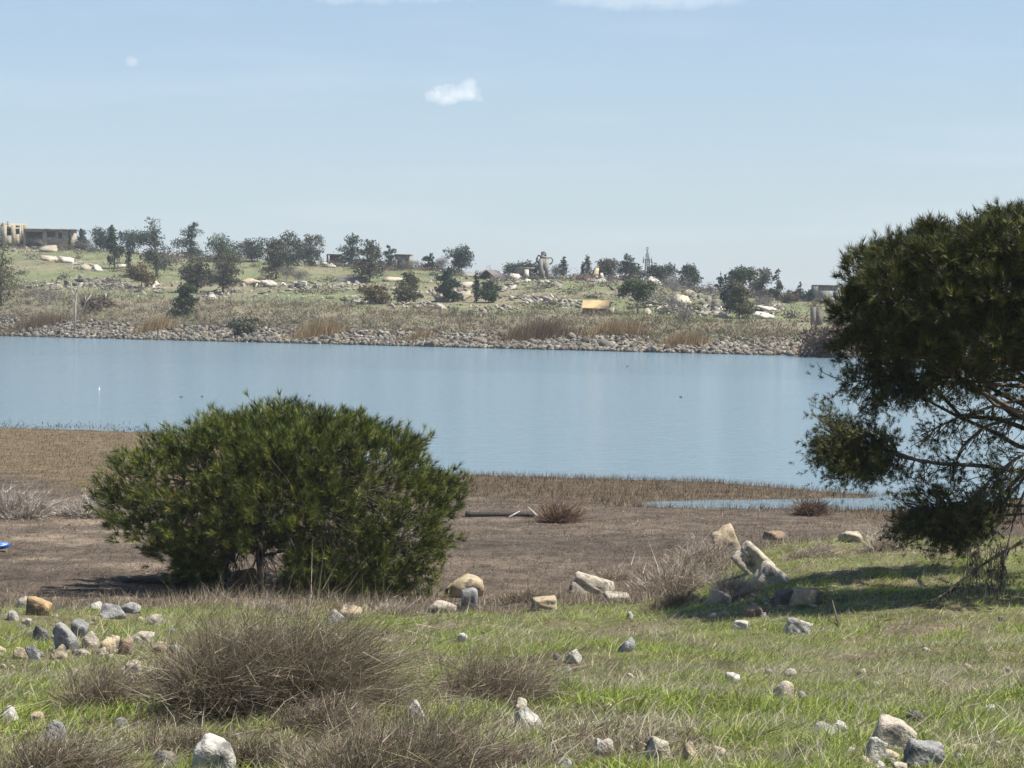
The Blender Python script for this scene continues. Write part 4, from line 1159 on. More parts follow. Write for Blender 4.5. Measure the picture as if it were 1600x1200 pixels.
T_ = [
 # name, x0, x1, ytop, ybase, form, colours, label
 ('gum_tree', -40, 40, 370, 478, 'tall', 'olive', 'bushy olive-brown tree cut by the left picture edge across the lake'),
 ('cypress_tree', 1, 10, 348, 380, 'cypress', 'teal', 'dark cypress against the leftmost ruin at the picture edge'),
 ('cypress_tree', 9, 18, 347, 380, 'cypress', 'teal', 'dark cypress just right of the one at the picture edge'),
 ('cypress_tree', 107, 113, 359, 384, 'cypress', 'dark', 'thin cypress at the right end of the flat-roofed ruin'),
 ('bare_bush', 42, 100, 366, 388, 'bare', 'grey', 'leafless grey-purple brush in front of the flat-roofed ruin'),
 ('pine_tree', 119, 138, 359, 388, 'pine', 'dark', 'small grey-green tree right of the flat-roofed ruin'),
 ('bare_bush', 122, 150, 372, 390, 'bare', 'grey', 'pale leafless bush left of the dark round pines on the ridge'),
 ('pine_tree', 145, 182, 356, 391, 'round', 'teal', 'dark rounded pine on the ridge left of the tallest tree'),
 ('pine_tree', 183, 236, 360, 396, 'bush', 'teal', 'broad flat-topped dark pine behind the tallest tree'),
 ('gum_tree', 168, 191, 352, 420, 'tall', 'dark', 'slim ragged dark tree left of the dark cypress on the slope'),
 ('cypress_tree', 195, 208, 374, 421, 'cypress', 'teal', 'dark cypress on the slope beside the slim ragged tree'),
 ('cypress_tree', 203, 213, 362, 398, 'cypress', 'dark', 'cypress on the ridge directly left of the tallest tree'),
 ('gum_tree', 222, 268, 342, 432, 'tall', 'dark', 'tallest tree on the ridge, dark and ragged'),
 ('round_bush', 201, 240, 412, 449, 'bush', 'rust', 'rust-brown round bush below the tallest tree'),
 ('pine_tree', 273, 320, 349, 404, 'pine', 'dark', 'dark grey-green tree with a spiked top on the ridge'),
 ('pine_tree', 327, 375, 366, 410, 'bush', 'green', 'spreading pine with a small peak on the ridge above the wide brown trees'),
 ('gum_tree', 284, 330, 400, 457, 'round', 'brown', 'left one of the two merged wide brown trees on the slope'),
 ('gum_tree', 322, 376, 394, 458, 'tall', 'brown', 'right one of the two merged wide brown trees on the slope'),
 ('pine_tree', 263, 304, 444, 497, 'pine', 'green', 'dark green conical bush by the far shore below the fence'),
 ('pine_tree', 374, 413, 371, 409, 'round', 'dark', 'dark tree left of the big round crown on the ridge'),
 ('gum_tree', 411, 451, 374, 436, 'tall', 'brown', 'brownish tree in front of the big round crown'),
 ('gum_tree', 428, 474, 361, 420, 'round', 'dark', 'big round dark crown on the ridge, its left half'),
 ('gum_tree', 466, 505, 367, 416, 'round', 'brown', 'brownish right half of the big round crown on the ridge'),
 ('bare_bush', 430, 462, 412, 440, 'bare', 'grey', 'leafless grey bush under the big round crown'),
 ('bare_bush', 455, 485, 418, 442, 'bare', 'grey', 'second leafless grey bush under the big round crown'),
 ('pine_tree', 526, 572, 367, 418, 'pine', 'dark', 'grey-green tall tree beside the dark-roofed frame ruin'),
 ('gum_tree', 555, 598, 376, 441, 'tall', 'brown', 'brown ragged tree standing over the dark fallen slab'),
 ('conifer_tree', 586, 600, 380, 412, 'conifer', 'dark', 'pointed dark tree right of the ragged brown tree'),
 ('pine_tree', 597, 623, 384, 418, 'conifer', 'dark', 'twin-tipped dark tree left of the small concrete ruin'),
 ('bare_bush', 625, 656, 405, 422, 'bare', 'grey', 'leafless bush under the small concrete ruin'),
 ('gum_tree', 619, 660, 426, 475, 'tall', 'olive', 'olive bushy tree right of the lens-shaped slab'),
 ('round_bush', 564, 606, 446, 475, 'bush', 'rust', 'golden-brown bush left of the olive bushy tree'),
 ('pine_tree', 659, 682, 396, 420, 'conifer', 'teal', 'small dark pine pair on the bare ridge'),
 ('bare_bush', 679, 701, 399, 422, 'bare', 'grey', 'leafless tree beside the small dark pine pair'),
 ('pine_tree', 697, 736, 384, 430, 'round', 'teal', 'solitary dark blue-green pine on the ridge in mid picture'),
 ('pine_tree', 683, 719, 421, 472, 'pine', 'teal', 'dark pine standing on the collapsed pale roof'),
 ('cypress_tree', 738, 751, 424, 473, 'cypress', 'teal', 'narrow dark cypress in the middle of the slope'),
 ('round_bush', 750, 778, 440, 473, 'round', 'green', 'round green tree touching the narrow dark cypress'),
 ('round_bush', 790, 832, 408, 432, 'bush', 'dark', 'dark brush behind the broken cream walls'),
 ('bare_bush', 826, 846, 411, 432, 'bush', 'grey', 'greyish brush left of the ruined tower'),
 ('bare_bush', 857, 880, 412, 434, 'bare', 'grey', 'leafless brush right of the ruined tower'),
 ('cypress_tree', 872, 888, 401, 431, 'cypress', 'teal', 'plump dark cypress right of the ruined tower'),
 ('cypress_tree', 907, 914, 409, 435, 'cypress', 'teal', 'thinnest cypress beside the pale poplar'),
 ('poplar_tree', 911, 925, 399, 434, 'cypress', 'grey', 'pale thin-leaved poplar on the ridge'),
 ('bare_bush', 926, 962, 405, 434, 'bush', 'brown', 'brown half-bare tree right of the pale poplar'),
 ('pine_tree', 966, 1009, 399, 438, 'pine', 'dark', 'grey-green tree left of the antenna mast'),
 ('pine_tree', 1016, 1056, 412, 442, 'bush', 'dark', 'low spreading dark tree right of the antenna mast'),
 ('gum_tree', 1060, 1093, 413, 452, 'round', 'dark', 'dark airy tree at the right end of the ridge tree row'),
 ('bare_bush', 1036, 1090, 424, 466, 'bare', 'grey', 'wide leafless grey tree over the leaning white slab'),
 ('umbrella_pine', 972, 1019, 437, 491, 'umbrella', 'green', 'umbrella pine with a visible trunk near the orange-roofed shed'),
 ('bare_bush', 1052, 1085, 478, 503, 'bare', 'grey', 'leafless grey bush right of the umbrella pine'),
 ('bare_bush', 1030, 1060, 455, 485, 'bare', 'grey', 'leafless grey bush between umbrella pine and cream slabs'),
 ('conifer_tree', 1117, 1133, 426, 458, 'conifer', 'teal', 'small pointed dark tree left of the mushroom-topped pine'),
 ('umbrella_pine', 1141, 1183, 417, 470, 'umbrella', 'green', 'mushroom-topped pine on the right of the hill'),
 ('pine_tree', 1128, 1154, 432, 482, 'round', 'teal', 'dark dense tree under the mushroom-topped pine'),
 ('gum_tree', 1134, 1174, 442, 498, 'tall', 'olive', 'olive-streaked tree lowest below the mushroom-topped pine'),
 ('poplar_tree', 1172, 1206, 420, 466, 'tall', 'grey', 'pale grey-brown tree right of the mushroom-topped pine'),
 ('pine_tree', 1202, 1227, 421, 470, 'conifer', 'dark', 'grey-green pointed tree at the end of the right-hand group'),
 ('bare_bush', 1172, 1212, 462, 486, 'bare', 'grey', 'leafless grey bush above the layered white slabs'),
 ('conifer_tree', 1243, 1258, 441, 470, 'conifer', 'dark', 'small pointed dark tree near the right-hand concrete ruin'),
 ('round_bush', 1254, 1276, 453, 471, 'bush', 'teal', 'low dark bush against the right-hand concrete ruin'),
 ('round_bush', 1218, 1246, 455, 474, 'bush', 'maroon', 'reddish low brush right of the pointed grey-green tree'),
 ('round_bush', 1255, 1330, 508, 560, 'bush', 'maroon', 'reddish brown thicket on the far shore by the big pine'),
 ('round_bush', 135, 178, 463, 486, 'bush', 'maroon', 'maroon thicket right of the bare white tree'),
 ('round_bush', 362, 402, 498, 524, 'bush', 'brown', 'dark brown bush on the boulder bank left of the tall reeds'),
 ('round_bush', 35, 100, 447, 475, 'bare', 'grey', 'grey leafless thicket by the left end of the fence'),
]
for (nm, x0, x1, yt, yb, kind, colr, lab) in T_:
    far_tree(nm, x0, x1, yt, yb, kind, colr, lab, 'bush' if 'bush' in nm else 'tree', dense=1.0)

def reeds(px, py, w, h, n, label, cols='gold', seed=1):
    rng = np.random.default_rng(seed)
    p = far(px, py); k = p[1] / F
    mb = MB()
    x = rng.normal(0, 0.42, n).clip(-1, 1) * w * k / 2; y = rng.normal(0, 0.3, n) * w * k / 3
    y = np.clip(y, -3, 5)
    z = z_far(p[0] + x, p[1] + y) - p[2]
    L = h * 1.15 * k * rng.uniform(0.45, 1.05, n) * (1 - 0.55 * (np.abs(x) / (w * k / 2)) ** 2)
    D = rng.normal(0, 0.2, (n, 3)) + np.array([0.08, 0, 1])
    blades(mb, np.stack([x, y, z], 1), D, L, 0.07, pick_cols(TREE_COL[cols], [3, 2, 2], n, rng, 0.15), np.array([0.15, 0, -0.1]), 1, rng)
    tag(mb.build('reed_clump', M_DRY, loc=p), label, 'reeds')
reeds(240, 517, 78, 28, 900, 'bright golden reed clump near the bare white tree', seed=81)
reeds(60, 510, 150, 24, 1300, 'brownish dry reeds at the far left of the boulder bank', 'rust', 82)
reeds(492, 527, 105, 34, 1300, 'golden reed clump left of the middle of the far bank', seed=83)
reeds(655, 532, 70, 20, 600, 'small golden reed clump between the two larger ones', seed=84)
reeds(838, 530, 150, 34, 2200, 'tallest and widest golden brown reed bed on the far bank', 'rust', 85)
reeds(962, 524, 120, 30, 1500, 'golden reed bed below the orange-roofed shed', seed=86)
reeds(1066, 542, 100, 30, 1200, 'golden reed clump at the right of the far bank', seed=87)

def boxmesh(mb, x0, x1, y0, y1, z0, z1, col=(0.4, 0.36, 0.29)):
    v = np.array([[x, y, z] for x in (x0, x1) for y in (y0, y1) for z in (z0, z1)])
    f = [[0, 1, 3], [0, 3, 2], [4, 6, 7], [4, 7, 5], [0, 4, 5], [0, 5, 1], [2, 3, 7], [2, 7, 6], [0, 2, 6], [0, 6, 4], [1, 5, 7], [1, 7, 3]]
    mb.add(v, f, col)
def hill_scrub():
    """the brush belt above the boulders, tufts and small stones over the hillside"""
    rng = np.random.default_rng(91)
    mb = MB()
    nb = 2300
    px = rng.uniform(-120, 1420, nb); t = 0.05 + 0.27 * rng.random(nb) ** 1.25
    u = (px - 800) / F; y = shore_far(u) + t * HILL; x = u * y; z = z_far(x, y)
    zone = fbm(x, y, 11, 3, 51)
    big = rng.uniform(0.25, 0.85, nb) * (0.55 + 0.9 * zone) * smooth(0.02, 0.12, t)
    pal = np.array([(0.175, 0.150, 0.108), (0.200, 0.150, 0.108), (0.160, 0.165, 0.090), (0.250, 0.215, 0.140), (0.135, 0.130, 0.085)])
    ci = (zone * 11 + rng.random(nb) * 1.6).astype(int) % 5
    per = 26
    idx = np.repeat(np.arange(nb), per); n = len(idx)
    off = rng.standard_normal((n, 3)) * np.array([0.75, 0.6, 0.36]) * big[idx][:, None]
    P = np.stack([x[idx], y[idx], z[idx] + 0.35 * big[idx]], 1) + off
    P[:, 2] = np.maximum(P[:, 2], z[idx] + 0.02)
    C = pal[ci[idx]] * rng.uniform(0.7, 1.35, (n, 1))
    Dv = unit(off + np.array([0, 0, 0.5]) + rng.normal(0, 0.3, (n, 3)))
    blades(mb, P, Dv, rng.uniform(0.25, 0.7, n) * (0.5 + big[idx]), 0.09, C, seg=1, rng=rng)
    tag(mb.build('scrub', M_SCRUB), 'brown and grey brush belt above the boulder bank', 'scrub', kind='stuff')
    mb = MB()
    nb = 9000                    # grass and thistle tufts higher up
    px = rng.uniform(-120, 1420, nb); t = rng.uniform(0.30, 1.02, nb)
    u = (px - 800) / F; y = shore_far(u) + t * HILL; x = u * y; z = z_far(x, y)
    k = rng.random(nb) < smooth(0.35, 0.6, fbm(x, y, 9, 3, 53)) + 0.12; x, y, z = x[k], y[k], z[k]; nb = len(x)
    idx = np.repeat(np.arange(nb), 6); n = len(idx)
    P = np.stack([x[idx], y[idx], z[idx]], 1) + rng.normal(0, 0.35, (n, 3)) * np.array([1, 1, 0])
    C = pick_cols([(0.24, 0.22, 0.15), (0.17, 0.17, 0.10), (0.15, 0.125, 0.095), (0.30, 0.26, 0.19)], [3, 3, 2, 2], n, rng)
    blades(mb, P, rng.normal(0, 0.5, (n, 3)) + np.array([0, 0, 0.8]), rng.uniform(0.12, 0.5, n), 0.09, C, seg=1, rng=rng)
    tag(mb.build('hillside_tufts', M_SCRUB), 'dry tufts scattered over the far green hillside', 'tufts', kind='stuff')
    mb = MB()
    v = [stone(800 + q, 2, 9, 20, 0.05) for q in range(5)]
    heaps = [(90, 445, 60, 10, 90), (165, 442, 40, 9, 110), (180, 448, 25, 6, 60), (250, 452, 40, 8, 30), (135, 416, 30, 6, 40), (460, 452, 40, 5, 40), (530, 450, 40, 8, 70), (600, 455, 50, 10, 80),
             (685, 445, 22, 14, 90), (720, 452, 20, 12, 80), (790, 450, 40, 10, 70), (835, 470, 45, 8, 130), (880, 474, 30, 6, 80), (850, 445, 40, 8, 60), (930, 440, 40, 8, 90), (760, 485, 50, 6, 50),
             (1005, 470, 25, 10, 60), (1050, 480, 30, 12, 110), (1110, 485, 30, 10, 120), (1190, 485, 30, 8, 100), (1215, 483, 15, 5, 70), (1090, 465, 30, 8, 50), (880, 432, 30, 5, 60), (330, 462, 30, 5, 40),
             (560, 470, 30, 6, 50), (400, 455, 60, 6, 40), (980, 455, 30, 8, 50), (60, 390, 30, 6, 40), (285, 397, 15, 4, 40), (650, 480, 60, 8, 60), (800, 436, 30, 6, 60)]
    for (hx, hy, sx, sy, m) in heaps:
        for q in range(m):
            pxx = hx + rng.normal(0, sx * 0.5); pyy = hy + rng.normal(0, sy * 0.5)
            uu = (pxx - 800) / F; ds = float(shore_far(np.array(uu))); ysh = 460 + 6 * F / ds; ysk = np.interp(pxx, SKY_P, SKY_Y)
            g = np.clip((pyy - ysh) / (ysk - ysh), 0.24, 0.985)
            tt = np.interp(g, [0, 0.16, 0.235, 0.36, 0.49, 0.75, 0.93, 1.0], [0, 0.05, 0.10, 0.2, 0.32, 0.6, 0.85, 1.0])
            yy = ds + tt * HILL; xx = uu * yy; zz = float(z_far(np.array([xx]), np.array([yy]))[0])
            c_ = np.array([(0.34, 0.31, 0.25), (0.44, 0.40, 0.33), (0.24, 0.215, 0.175), (0.17, 0.15, 0.125)][rng.integers(0, 4)])
            if q % 2:
                s = min(rng.lognormal(math.log(0.34), 0.35), 0.7) * np.array([rng.uniform(0.8, 2.0), rng.uniform(0.8, 1.3), rng.uniform(0.5, 0.9)])
                qv, qf = v[q % 5]; w = qv * s
            else:               # a snapped-off plate or beam
                s = min(rng.lognormal(math.log(0.55), 0.45), 1.25) * np.array([1.6, rng.uniform(0.4, 1.2), 0.22])
                bq = MB(); boxmesh(bq, -0.5, 0.5, -0.5, 0.5, -0.5, 0.5); qv = bq.v[0] * (1 + rng.normal(0, 0.12, (8, 3))); qf = bq.f[0]; w = qv * s
            e3 = np.array(Euler((rng.normal(0, 0.45), rng.normal(0, 0.45), rng.uniform(0, 6.28))).to_matrix())
            mb.add(w @ e3.T + np.array([xx, yy, zz + 0.25 * s[2] + 0.05]), qf, c_)
    tag(mb.build('rubble', M_RIPV), 'scattered small rubble stones over the far hillside', 'rubble', kind='stuff')
hill_scrub()
def undergrowth():
    rng = np.random.default_rng(95)
    mb = MB(); cols = np.array([TREE_COL[c][0] for c in ('dark', 'brown', 'grey', 'olive', 'maroon', 'dark')])
    spans = [(0, 130, 26), (130, 330, 46), (330, 520, 44), (520, 720, 44), (745, 960, 60), (960, 1110, 50), (1110, 1300, 60), (1300, 1420, 20)]
    for a, b, m in spans:
        for q in range(m):
            px = rng.uniform(a, b); u = (px - 800) / F; t = rng.choice([rng.uniform(0.9, 1.05), rng.uniform(0.35, 0.95)], p=[0.72, 0.28])
            y = float(shore_far(np.array(u))) + t * HILL; x = u * y; z = float(z_far(np.array([x]), np.array([y]))[0])
            w = rng.uniform(0.7, 2.2); h = w * rng.uniform(0.5, 1.0); n = int(100 * w)
            P = rng.standard_normal((n, 3)) * np.array([w * 0.5, w * 0.5, h * 0.32]) + np.array([0, 0, h * 0.35]); P[:, 2] = np.abs(P[:, 2])
            leaves(mb, P + np.array([x, y, z]), rng.uniform(0.22, 0.44, n), cols[rng.integers(0, 6)] * rng.uniform(0.7, 1.4, (n, 1)), rng, 0.5, 0.3)
    tag(mb.build('undergrowth', M_LEAF), 'low brush and undergrowth between the trees of the far ridge', 'undergrowth', kind='stuff')
undergrowth()
def small_stones():
    rng = np.random.default_rng(97)
    mb = MB(); v = [stone(850 + q, 2, 8, 40, 0.06) for q in range(6)]
    px = np.concatenate([rng.uniform(0, 1600, 70), rng.normal(120, 75, 90), rng.normal(1180, 60, 40), rng.normal(1390, 60, 20)])
    py = np.concatenate([rng.uniform(955, 1195, 70), rng.normal(1010, 28, 90), rng.normal(925, 25, 40), rng.normal(1170, 22, 20)])
    for i, (a, b) in enumerate(zip(px, py)):
        p = near(a, float(np.clip(b, 940, 1199)))
        s = min(rng.lognormal(math.log(0.07), 0.35), 0.12) * np.array([rng.uniform(0.9, 1.7), rng.uniform(0.8, 1.2), rng.uniform(0.7, 1.0)])
        e3 = np.array(Euler(tuple(rng.uniform(-1, 1, 3))).to_matrix())
        mb.add((v[i % 6][0] * s) @ e3.T + p + np.array([0, 0, s[2] * 0.1]), v[i % 6][1], np.array([(0.36, 0.33, 0.27), (0.26, 0.245, 0.215), (0.40, 0.335, 0.235), (0.18, 0.165, 0.15)][rng.integers(0, 4)]))
    m = M_ROCK.copy(); m.name = 'field_stone_mixed'; nt = m.node_tree
    oi = [n for n in nt.nodes if n.type == 'OBJECT_INFO'][0]; at_ = nt.nodes.new('ShaderNodeAttribute'); at_.attribute_name = 'Col'
    for l in list(nt.links):
        if l.from_node == oi:
            k = l.to_socket; nt.links.remove(l); nt.links.new(at_.outputs['Color'], k)
    tag(mb.build('gravel', m), 'small half-buried stones scattered through the grass of the bank', 'stones', kind='stuff')
small_stones()

# bare white tree by the far shore
def dead_tree():
    rng = np.random.default_rng(3)
    p = far(117, 518); k = p[1] / F
    root = empty('bare_tree', p); tag(root, 'bare whitish dead tree at the far waterline', 'tree')
    c = (0.50, 0.46, 0.40)
    def Q(px, py): return np.array([(px - 117) * k, 0, (518 - py) * k])
    b = MB(); tube(b, [Q(116, 520), Q(118, 495), Q(118, 475), Q(120, 462), Q(120, 452)], [0.19, 0.16, 0.13, 0.10, 0.05], c, 7); b.build('trunk', M_BARK, root, smooth_shade=True)
    for path, r in (([(118, 468), (114, 455), (112, 444), (115, 436)], 0.13), ([(119, 460), (123, 448), (121, 440)], 0.09), ([(112, 446), (107, 440)], 0.06), ([(122, 500), (128, 488), (135, 472), (143, 461)], 0.14), ([(135, 473), (134, 462)], 0.07)):
        b = MB(); q = [Q(*a) + np.array([0, rng.normal(0, 0.3), 0]) for a in path]; tube(b, q, np.linspace(r, r * 0.35, len(q)), c, 5); b.build('branch', M_BARK, root, smooth_shade=True)
dead_tree()

# ------------------------------------------------------------------ ruins across the lake
CREAM = (0.38, 0.33, 0.245); CONC = (0.27, 0.25, 0.215); WHITE = (0.52, 0.48, 0.40); DKC = (0.15, 0.14, 0.13); OCH = (0.48, 0.32, 0.15)
def part_box(name, root, bxs, col):
    b = MB()
    for q in bxs: boxmesh(b, *q)
    o = b.build(name, M_FARSTONE, root); o.color = (*col, 1); return o
def wall_with_holes(root, name, x0, x1, z0, z1, y0, th, holes, col):
    """a wall pierced by real openings (hx0, hx1, hz0, hz1), not overlapping in x"""
    bx = []; cur = x0
    for (a, b_, c, d) in sorted(holes):
        if a > cur: bx.append((cur, a, y0, y0 + th, z0, z1))
        if c > z0: bx.append((a, b_, y0, y0 + th, z0, c))
        if d < z1: bx.append((a, b_, y0, y0 + th, d, z1))
        cur = b_
    if cur < x1: bx.append((cur, x1, y0, y0 + th, z0, z1))
    return part_box(name, root, bx, col)
def ruin_root(name, px, py, label, rz=0.0, cat='ruin'):
    p = far(px, py); r = empty(name, p, rz); tag(r, label, cat); return r, p[1] / F
# leftmost two-storey ruin
r, k = ruin_root('ruined_house', 26, 384, 'tall broken stone house at the far left of the ridge', 0.35)
w, h = 19 * k, 38 * k
wall_with_holes(r, 'front_wall', -w, w, -0.5, h * 0.86, 0, 0.4, [(-w * 0.72, -w * 0.35, h * 0.42, h * 0.70), (w * 0.0, w * 0.30, h * 0.48, h * 0.80), (w * 0.45, w * 0.62, h * 0.08, h * 0.22)], CREAM)
wall_with_holes(r, 'back_wall', -w, w, -0.5, h * 0.95, 2.0 * w, 0.4, [], CREAM)  # unseen closed wall added behind so the openings look dark
part_box('side_wall', r, [(w - 0.4, w - 0.003, 0.403, 2 * w - 0.003, -0.5, h * 0.84)], CREAM)
part_box('side_wall', r, [(-w + 0.003, -w + 0.4, 0.403, 2 * w - 0.003, -0.5, h * 0.80)], CREAM)
part_box('floor_slab', r, [(-w * 0.95, w * 0.9, 0.5, 1.9 * w, h * 0.3, h * 0.34)], CONC)
part_box('roof_slab', r, [(-w * 0.95, w * 0.95, 0.45, 1.95 * w, h * 0.79, h * 0.83)], CONC)  # roof added over the whole house to darken the inside behind its openings
# flat-roofed ruin
r, k = ruin_root('ruined_house', 78, 386, 'long flat-roofed stone house with an empty window on the left ridge', 0.12)
w, h = 39 * k, 31 * k
wall_with_holes(r, 'front_wall', -w, w, -0.5, h * 0.9, 0, 0.35, [(-w * 0.95, -w * 0.25, 0.25, h * 0.82), (-w * 0.08, w * 0.25, h * 0.2, h * 0.84), (w * 0.36, w * 0.52, h * 0.45, h * 0.78)], CREAM)
part_box('back_wall', r, [(-w, w, w * 1.2, w * 1.2 + 0.35, -0.5, h * 0.9)], CREAM)
part_box('side_wall', r, [(w - 0.35, w - 0.003, 0.353, w * 1.2 - 0.003, -0.5, h * 0.9)], CREAM)
part_box('side_wall', r, [(-w + 0.003, -w + 0.35, 0.353, w * 1.2 - 0.003, -0.5, h * 0.9)], CREAM)
part_box('roof_slab', r, [(-w * 1.0, w * 1.06, -0.6, w * 1.25, h * 0.903, h * 0.97)], CONC)
part_box('window_frame', r, [(w * 0.34, w * 0.36, -0.06, 0.2, h * 0.42, h * 0.8), (w * 0.52, w * 0.54, -0.06, 0.2, h * 0.42, h * 0.8), (w * 0.363, w * 0.517, -0.06, 0.2, h * 0.42, h * 0.447), (w * 0.363, w * 0.517, -0.06, 0.2, h * 0.783, h * 0.81)], WHITE)
# dark-roofed frame
r, k = ruin_root('ruined_shelter', 524, 412, 'small roofless concrete frame with dark slab behind the trees', 0.2)
w, h = 11 * k, 18 * k
part_box('roof_slab', r, [(-w, w, 0, 2 * w, h * 0.92, h)], CONC)
part_box('back_wall', r, [(-w * 0.98, w, 1.8 * w, 2 * w - 0.01, -0.4, h * 0.917)], DKC)
for sx in (-1, 1):
    part_box('post', r, [(sx * w * 0.9 - 0.15, sx * w * 0.9 + 0.15, 0.02, 0.32, -0.4, h * 0.917)], CREAM)
# small concrete ruin
r, k = ruin_root('ruined_house', 629, 421, 'small grey concrete ruin with two dark openings on the ridge', -0.1)
w, h = 12 * k, 22 * k
wall_with_holes(r, 'front_wall', -w, w, -0.5, h, 0, 0.35, [(-w * 0.7, -w * 0.05, 0.1, h * 0.6), (w * 0.15, w * 0.75, 0.1, h * 0.7)], CONC)
part_box('back_wall', r, [(-w, w, 2 * w, 2 * w + 0.35, -0.5, h * 0.96)], CONC)
part_box('side_wall', r, [(w - 0.35, w - 0.003, 0.353, 2 * w - 0.003, -0.5, h * 0.98)], CONC)
part_box('side_wall', r, [(-w + 0.003, -w + 0.35, 0.353, 2 * w - 0.003, -0.5, h * 0.98)], CONC)
part_box('roof_slab', r, [(-w * 1.05, w * 1.05, -0.3, 2 * w + 0.4, h * 1.003, h * 1.09)], CONC)
# ruined tower
r, k = ruin_root('ruined_tower', 849, 431, 'ruined grey tower stump with loops of broken concrete at its top', 0.1, 'tower')
h = 42 * k
wall_with_holes(r, 'shaft', -6.5 * k, 7.5 * k, -0.4, 31 * k, -1.0, 2.2, [(-1.5 * k, 1.0 * k, 12 * k, 16 * k)], CONC)
part_box('broken_top', r, [(-4.5 * k, 0.5 * k, -0.9, 1.0, 31.003 * k, 36 * k), (0.503 * k, 7.2 * k, -0.8, 0.9, 31.003 * k, 33.5 * k), (-3.0 * k, 2.0 * k, -0.6, 0.6, 36.003 * k, 39 * k)], (0.21, 0.20, 0.18))
part_box('bracket', r, [(-7.5 * k, -6.503 * k, -0.6, 0.6, 26 * k, 28 * k), (7.503 * k, 9 * k, -0.5, 0.5, 22 * k, 24 * k)], CONC)
def ring(root, nm, path, rad, col):
    b = MB(); tube(b, [np.array([(a - 849) * k, 0.1 * i, (431 - c) * k]) for i, (a, c) in enumerate(path)], rad, col, 6)
    o = b.build(nm, M_RIPV, root, smooth_shade=True)
ring(r, 'loop', [(846, 396), (841, 395), (839, 399), (839, 404), (842, 407), (846, 406)], 0.22, (0.2, 0.19, 0.18))
ring(r, 'loop', [(857, 399), (861, 398), (864, 402), (863, 406), (859, 409)], 0.16, (0.33, 0.31, 0.28))
ring(r, 'loop', [(847, 395), (847, 391), (850, 390), (852, 392), (852, 396)], 0.3, (0.2, 0.19, 0.18))
# broken cream walls
r, k = ruin_root('ruined_walls', 812, 437, 'broken cream-coloured walls of a collapsed house on the ridge', -0.2)
w, h = 14 * k, 17 * k
wall_with_holes(r, 'front_wall', -w * 0.6, w * 0.85, -0.4, h, 2.0, 0.4, [(-w * 0.3, w * 0.2, h * 0.1, h * 0.62)], CREAM)
part_box('side_wall', r, [(w * 0.6, w * 0.85, -0.5, 1.997, -0.4, h * 0.93)], WHITE)
part_box('roof_slab', r, [(-w * 0.7, w * 1.25, 1.7, 4.5, h * 1.003, h * 1.12)], CONC)
# concrete box on the right
r, k = ruin_root('ruined_house', 1292, 472, 'grey concrete box ruin beside the big pine on the right', 0.3)
w, h = 12 * k, 25 * k
wall_with_holes(r, 'front_wall', -w, w * 1.6, -0.4, h, 0, 0.35, [(w * 0.5, w * 1.1, h * 0.3, h * 0.7)], CONC)
part_box('side_wall', r, [(-w + 0.003, -w + 0.35, 0.353, 2.4 * w, -0.4, h * 0.98)], CREAM)
part_box('back_wall', r, [(-w, w * 1.6, 2.4 * w + 0.003, 2.4 * w + 0.35, -0.4, h)], CONC)
part_box('roof_slab', r, [(-w * 1.05, w * 1.7, -0.2, 2.5 * w, h * 1.003, h * 1.08)], CONC)
# stump of grey wall lower on the right
r, k = ruin_root('ruined_walls', 1278, 508, 'tall weathered grey wall stump low on the slope by the big pine', 0.2)
w, h = 9 * k, 28 * k
part_box('wall', r, [(-w, -w * 0.35, 0, 0.8, -0.4, h)], (0.17, 0.16, 0.14))
part_box('wall', r, [(w * 0.05, w, 0.3, 1.1, -0.4, h * 0.9)], (0.17, 0.16, 0.14))
# orange roofed shed
def gable(root, nm, w, d, z0, rise, col):
    b = MB(); t = 0.08
    v = np.array([[-w, -d, z0], [w, -d, z0], [w, 0, z0 + rise], [-w, 0, z0 + rise], [w, d, z0], [-w, d, z0]])
    v2 = v + np.array([0, 0, t])
    f = [[0, 1, 2], [0, 2, 3], [3, 2, 4], [3, 4, 5]]
    f2 = [[a + 6 for a in q] for q in f]
    edge = [[0, 6, 7], [0, 7, 1], [1, 7, 8], [1, 8, 2], [2, 8, 10], [2, 10, 4], [4, 10, 11], [4, 11, 5], [5, 11, 9], [5, 9, 3], [3, 9, 6], [3, 6, 0]]
    b.add(np.concatenate([v, v2]), [q[::-1] for q in f] + f2 + edge); o = b.build(nm, M_FARSTONE, root); o.color = (*col, 1); return o
r, k = ruin_root('shed', 932, 489, 'low shed with an orange tin roof above the reeds', -0.12, 'shed')
w = 21 * k
part_box('wall', r, [(-w * 0.95, w * 0.95, -1.6, 1.8, -0.4, 0.62)], (0.14, 0.12, 0.11))
gable(r, 'roof', w, 2.4, 0.62, 1.05, (0.46, 0.33, 0.17))
part_box('wall_end', r, [(w * 0.96, w * 1.28, -1.2, 1.2, -0.4, 0.75)], CREAM)
# collapsed dark gable roof
r, k = ruin_root('collapsed_roof', 768, 437, 'collapsed dark gable roof on the ridge right of the solitary pine', 0.9)
gable(r, 'roof', 13 * k, 3.2, -0.3, 17 * k, (0.17, 0.155, 0.14))

